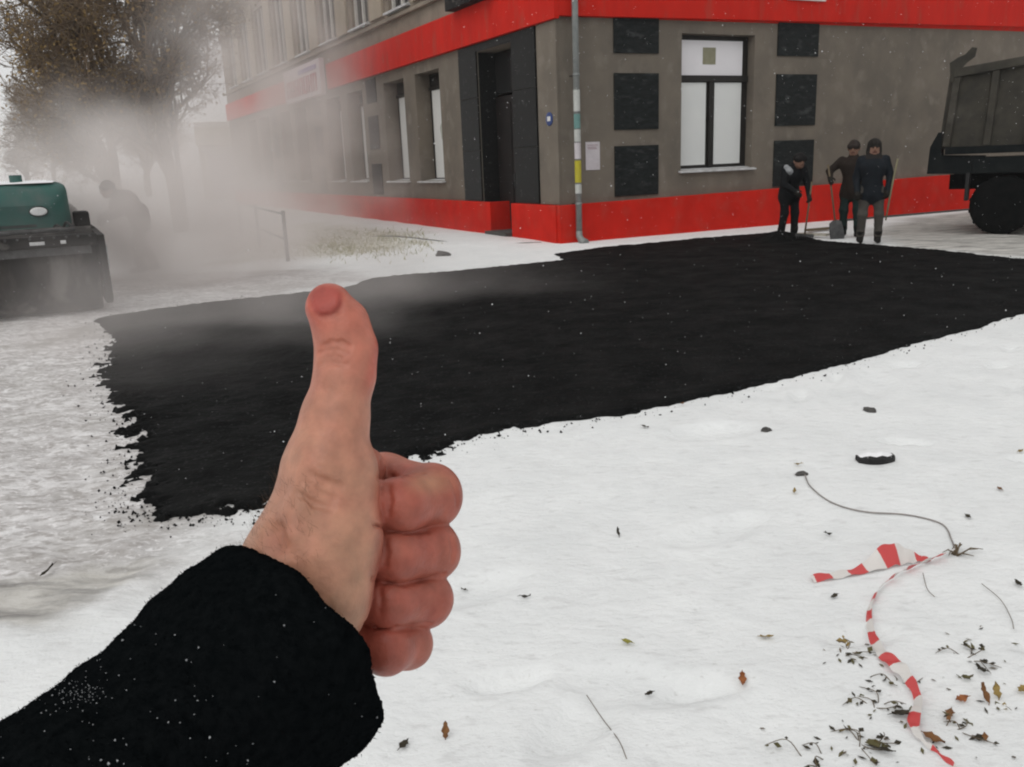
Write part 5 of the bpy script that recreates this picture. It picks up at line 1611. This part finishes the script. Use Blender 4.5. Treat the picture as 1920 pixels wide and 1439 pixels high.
# crumbs of asphalt scattered along the mat's edge
b = MB(); rs = random.Random(31); m_ = 0
bx = np.array(ASPH)
while m_ < 1500:
    i = rs.randrange(len(bx)); t = rs.random(); p = bx[i] * (1 - t) + bx[(i + 1) % len(bx)] * t
    if p[0] > 7.5 or p[1] > 13: continue
    lf = p[0] + .32 * p[1] < .3 and p[1] < 10
    if not lf and rs.random() < .5: continue
    p = p + np.array([rs.gauss(0, .16 if lf else .10), rs.gauss(0, .10)]); s = .0025 + .008 * rs.random() ** 2.5
    sdv = float(asph_sd(np.array([p[0]]), np.array([p[1]]))[0])
    if sdv > .06 or sdv < -.35: continue
    z = max(gz(p[0], p[1]) if sdv < -.05 else .012, .0)
    flake_geo(b, np.array([p[0], p[1], z + s * .5]), s, rs); m_ += 1
tag(b.build('asphalt_crumbs', M['asphalt'], recalc=False), 'black crumbs scattered on the snow along the fresh asphalt edge', 'crumbs', kind='stuff')

# falling snow
b = MB(); rs = random.Random(77); m_ = 0
while m_ < 2600:
    d_ = 1.3 + 17 * rs.random() ** .8
    p = CO + ray(rs.uniform(-60, 1980), rs.uniform(-60, 1300)) * d_
    if p[2] < .1: continue
    r_ = rs.uniform(.0009, .0021) if d_ > 2.5 else rs.uniform(.0004, .0008)
    flake_geo(b, p, r_ * (1 + d_ * .05), rs); m_ += 1
tag(b.build('falling_snow', M['flake'], recalc=False), 'small snowflakes falling all through the air over the street', 'snow', kind='stuff')

# ------------------------------------------------------------------ haze and steam
def volume_material(name, dens, col, aniso=.2):
    m = bpy.data.materials.new(name); m.use_nodes = True; nt = m.node_tree; nt.nodes.clear()
    o = N(nt, 'ShaderNodeOutputMaterial'); v = N(nt, 'ShaderNodeVolumePrincipled')
    v.inputs['Color'].default_value = (*col, 1); v.inputs['Density'].default_value = dens; v.inputs['Anisotropy'].default_value = aniso
    nt.links.new(v.outputs[0], o.inputs['Volume'])
    return m, nt, v


hz, _, _ = volume_material('snowy_air', .0005, (.93, .92, .93), .2)
tag(MB().box((-650, -70, -2), (650, 1250, 14)).build('haze', hz), 'thin pale winter haze filling the street', 'haze', kind='stuff')

def at(px, py, d):
    return CO + ray(px, py) * d


BLOBS = [(at(390, 450, 14.2), (2.6, 2.2, 1.9), .60), (at(330, 380, 16), (3.0, 2.6, 2.2), .46), (at(450, 350, 19), (3.8, 3.4, 3.2), .34), (at(560, 290, 20.5), (3.3, 3.2, 3.2), .32),
         (at(500, 110, 22), (4.0, 3.4, 4.0), .32), (at(150, 300, 17), (2.4, 2.6, 2.0), .30), (at(400, 640, 9.5), (2.8, 2.2, 1.3), .30), (at(640, 580, 10.6), (2.8, 2.2, 1.2), .32), (at(850, 620, 11), (2.6, 2.0, .9), .09),
         (at(215, 390, 13.3), (2.5, 1.5, 1.8), 1.4), (at(40, 300, 34), (9, 7, 3.0), .06), (at(560, 470, 16), (3.2, 2.4, 1.2), .26), (at(80, 440, 10.2), (1.6, .9, 1.1), .10), (at(380, 800, 7.2), (2.0, 1.6, .9), .09)]
stm, nt_, v_ = volume_material('steam', 1.0, (.975, .925, .90), .2)
v_.inputs['Density Attribute'].default_value = 'density'
ng = bpy.data.node_groups.new('steam_field', 'GeometryNodeTree')
ng.interface.new_socket('Geometry', in_out='OUTPUT', socket_type='NodeSocketGeometry')
nt = ng
pos = N(nt, 'GeometryNodeInputPosition')
nzw = N(nt, 'ShaderNodeTexNoise'); nzw.inputs['Scale'].default_value = .38; nzw.inputs['Detail'].default_value = 3
nt.links.new(pos.outputs[0], nzw.inputs['Vector'])
sh = N(nt, 'ShaderNodeVectorMath', operation='ADD'); sh.inputs[1].default_value = (-1.6, -1.6, -1.1)
nt.links.new(pos.outputs[0], sh.inputs[0])
wv = N(nt, 'ShaderNodeVectorMath', operation='MULTIPLY_ADD'); wv.inputs[1].default_value = (3.2, 3.2, 2.2)
nt.links.new(nzw.outputs['Color'], wv.inputs[0]); nt.links.new(sh.outputs[0], wv.inputs[2])
acc = None
for c, r_, dn in BLOBS:
    s1 = N(nt, 'ShaderNodeVectorMath', operation='SUBTRACT'); s1.inputs[1].default_value = tuple(map(float, c)); nt.links.new(wv.outputs[0], s1.inputs[0])
    s2 = N(nt, 'ShaderNodeVectorMath', operation='DIVIDE'); s2.inputs[1].default_value = r_; nt.links.new(s1.outputs[0], s2.inputs[0])
    s3 = N(nt, 'ShaderNodeVectorMath', operation='LENGTH'); nt.links.new(s2.outputs[0], s3.inputs[0])
    mr = N(nt, 'ShaderNodeMapRange', interpolation_type='SMOOTHSTEP'); mr.inputs[1].default_value = 0.0; mr.inputs[2].default_value = 1.0; mr.inputs[3].default_value = dn; mr.inputs[4].default_value = 0.0
    nt.links.new(s3.outputs['Value'], mr.inputs[0])
    if acc is None: acc = mr.outputs[0]
    else:
        ad = N(nt, 'ShaderNodeMath', operation='ADD'); nt.links.new(acc, ad.inputs[0]); nt.links.new(mr.outputs[0], ad.inputs[1]); acc = ad.outputs[0]
nz2 = N(nt, 'ShaderNodeTexNoise'); nz2.inputs['Scale'].default_value = .9; nz2.inputs['Detail'].default_value = 4
nt.links.new(wv.outputs[0], nz2.inputs['Vector'])
mr = N(nt, 'ShaderNodeMapRange'); mr.inputs[1].default_value = .36; mr.inputs[2].default_value = .64; mr.inputs[3].default_value = .0; mr.inputs[4].default_value = 2.0
nt.links.new(nz2.outputs[0], mr.inputs[0])
mu = N(nt, 'ShaderNodeMath', operation='MULTIPLY'); nt.links.new(acc, mu.inputs[0]); nt.links.new(mr.outputs[0], mu.inputs[1])
vc = N(nt, 'GeometryNodeVolumeCube')
vc.inputs['Min'].default_value = (-19, 6.0, -.3); vc.inputs['Max'].default_value = (4.0, 36, 10.5)
for nm, k in (('Resolution X', 92), ('Resolution Y', 120), ('Resolution Z', 56)):
    vc.inputs[nm].default_value = k
nt.links.new(mu.outputs[0], vc.inputs['Density'])
sm_ = N(nt, 'GeometryNodeSetMaterial'); sm_.inputs['Material'].default_value = stm
go = N(nt, 'NodeGroupOutput')
nt.links.new(vc.outputs[0], sm_.inputs['Geometry']); nt.links.new(sm_.outputs[0], go.inputs[0])
stv = bpy.data.volumes.new('steam')
so = link('steam', stv)
so.modifiers.new('steam_field', 'NODES').node_group = ng
stv.materials.append(stm)
tag(so, 'drifting white steam rising from the hot asphalt between roller and building', 'steam', kind='stuff')
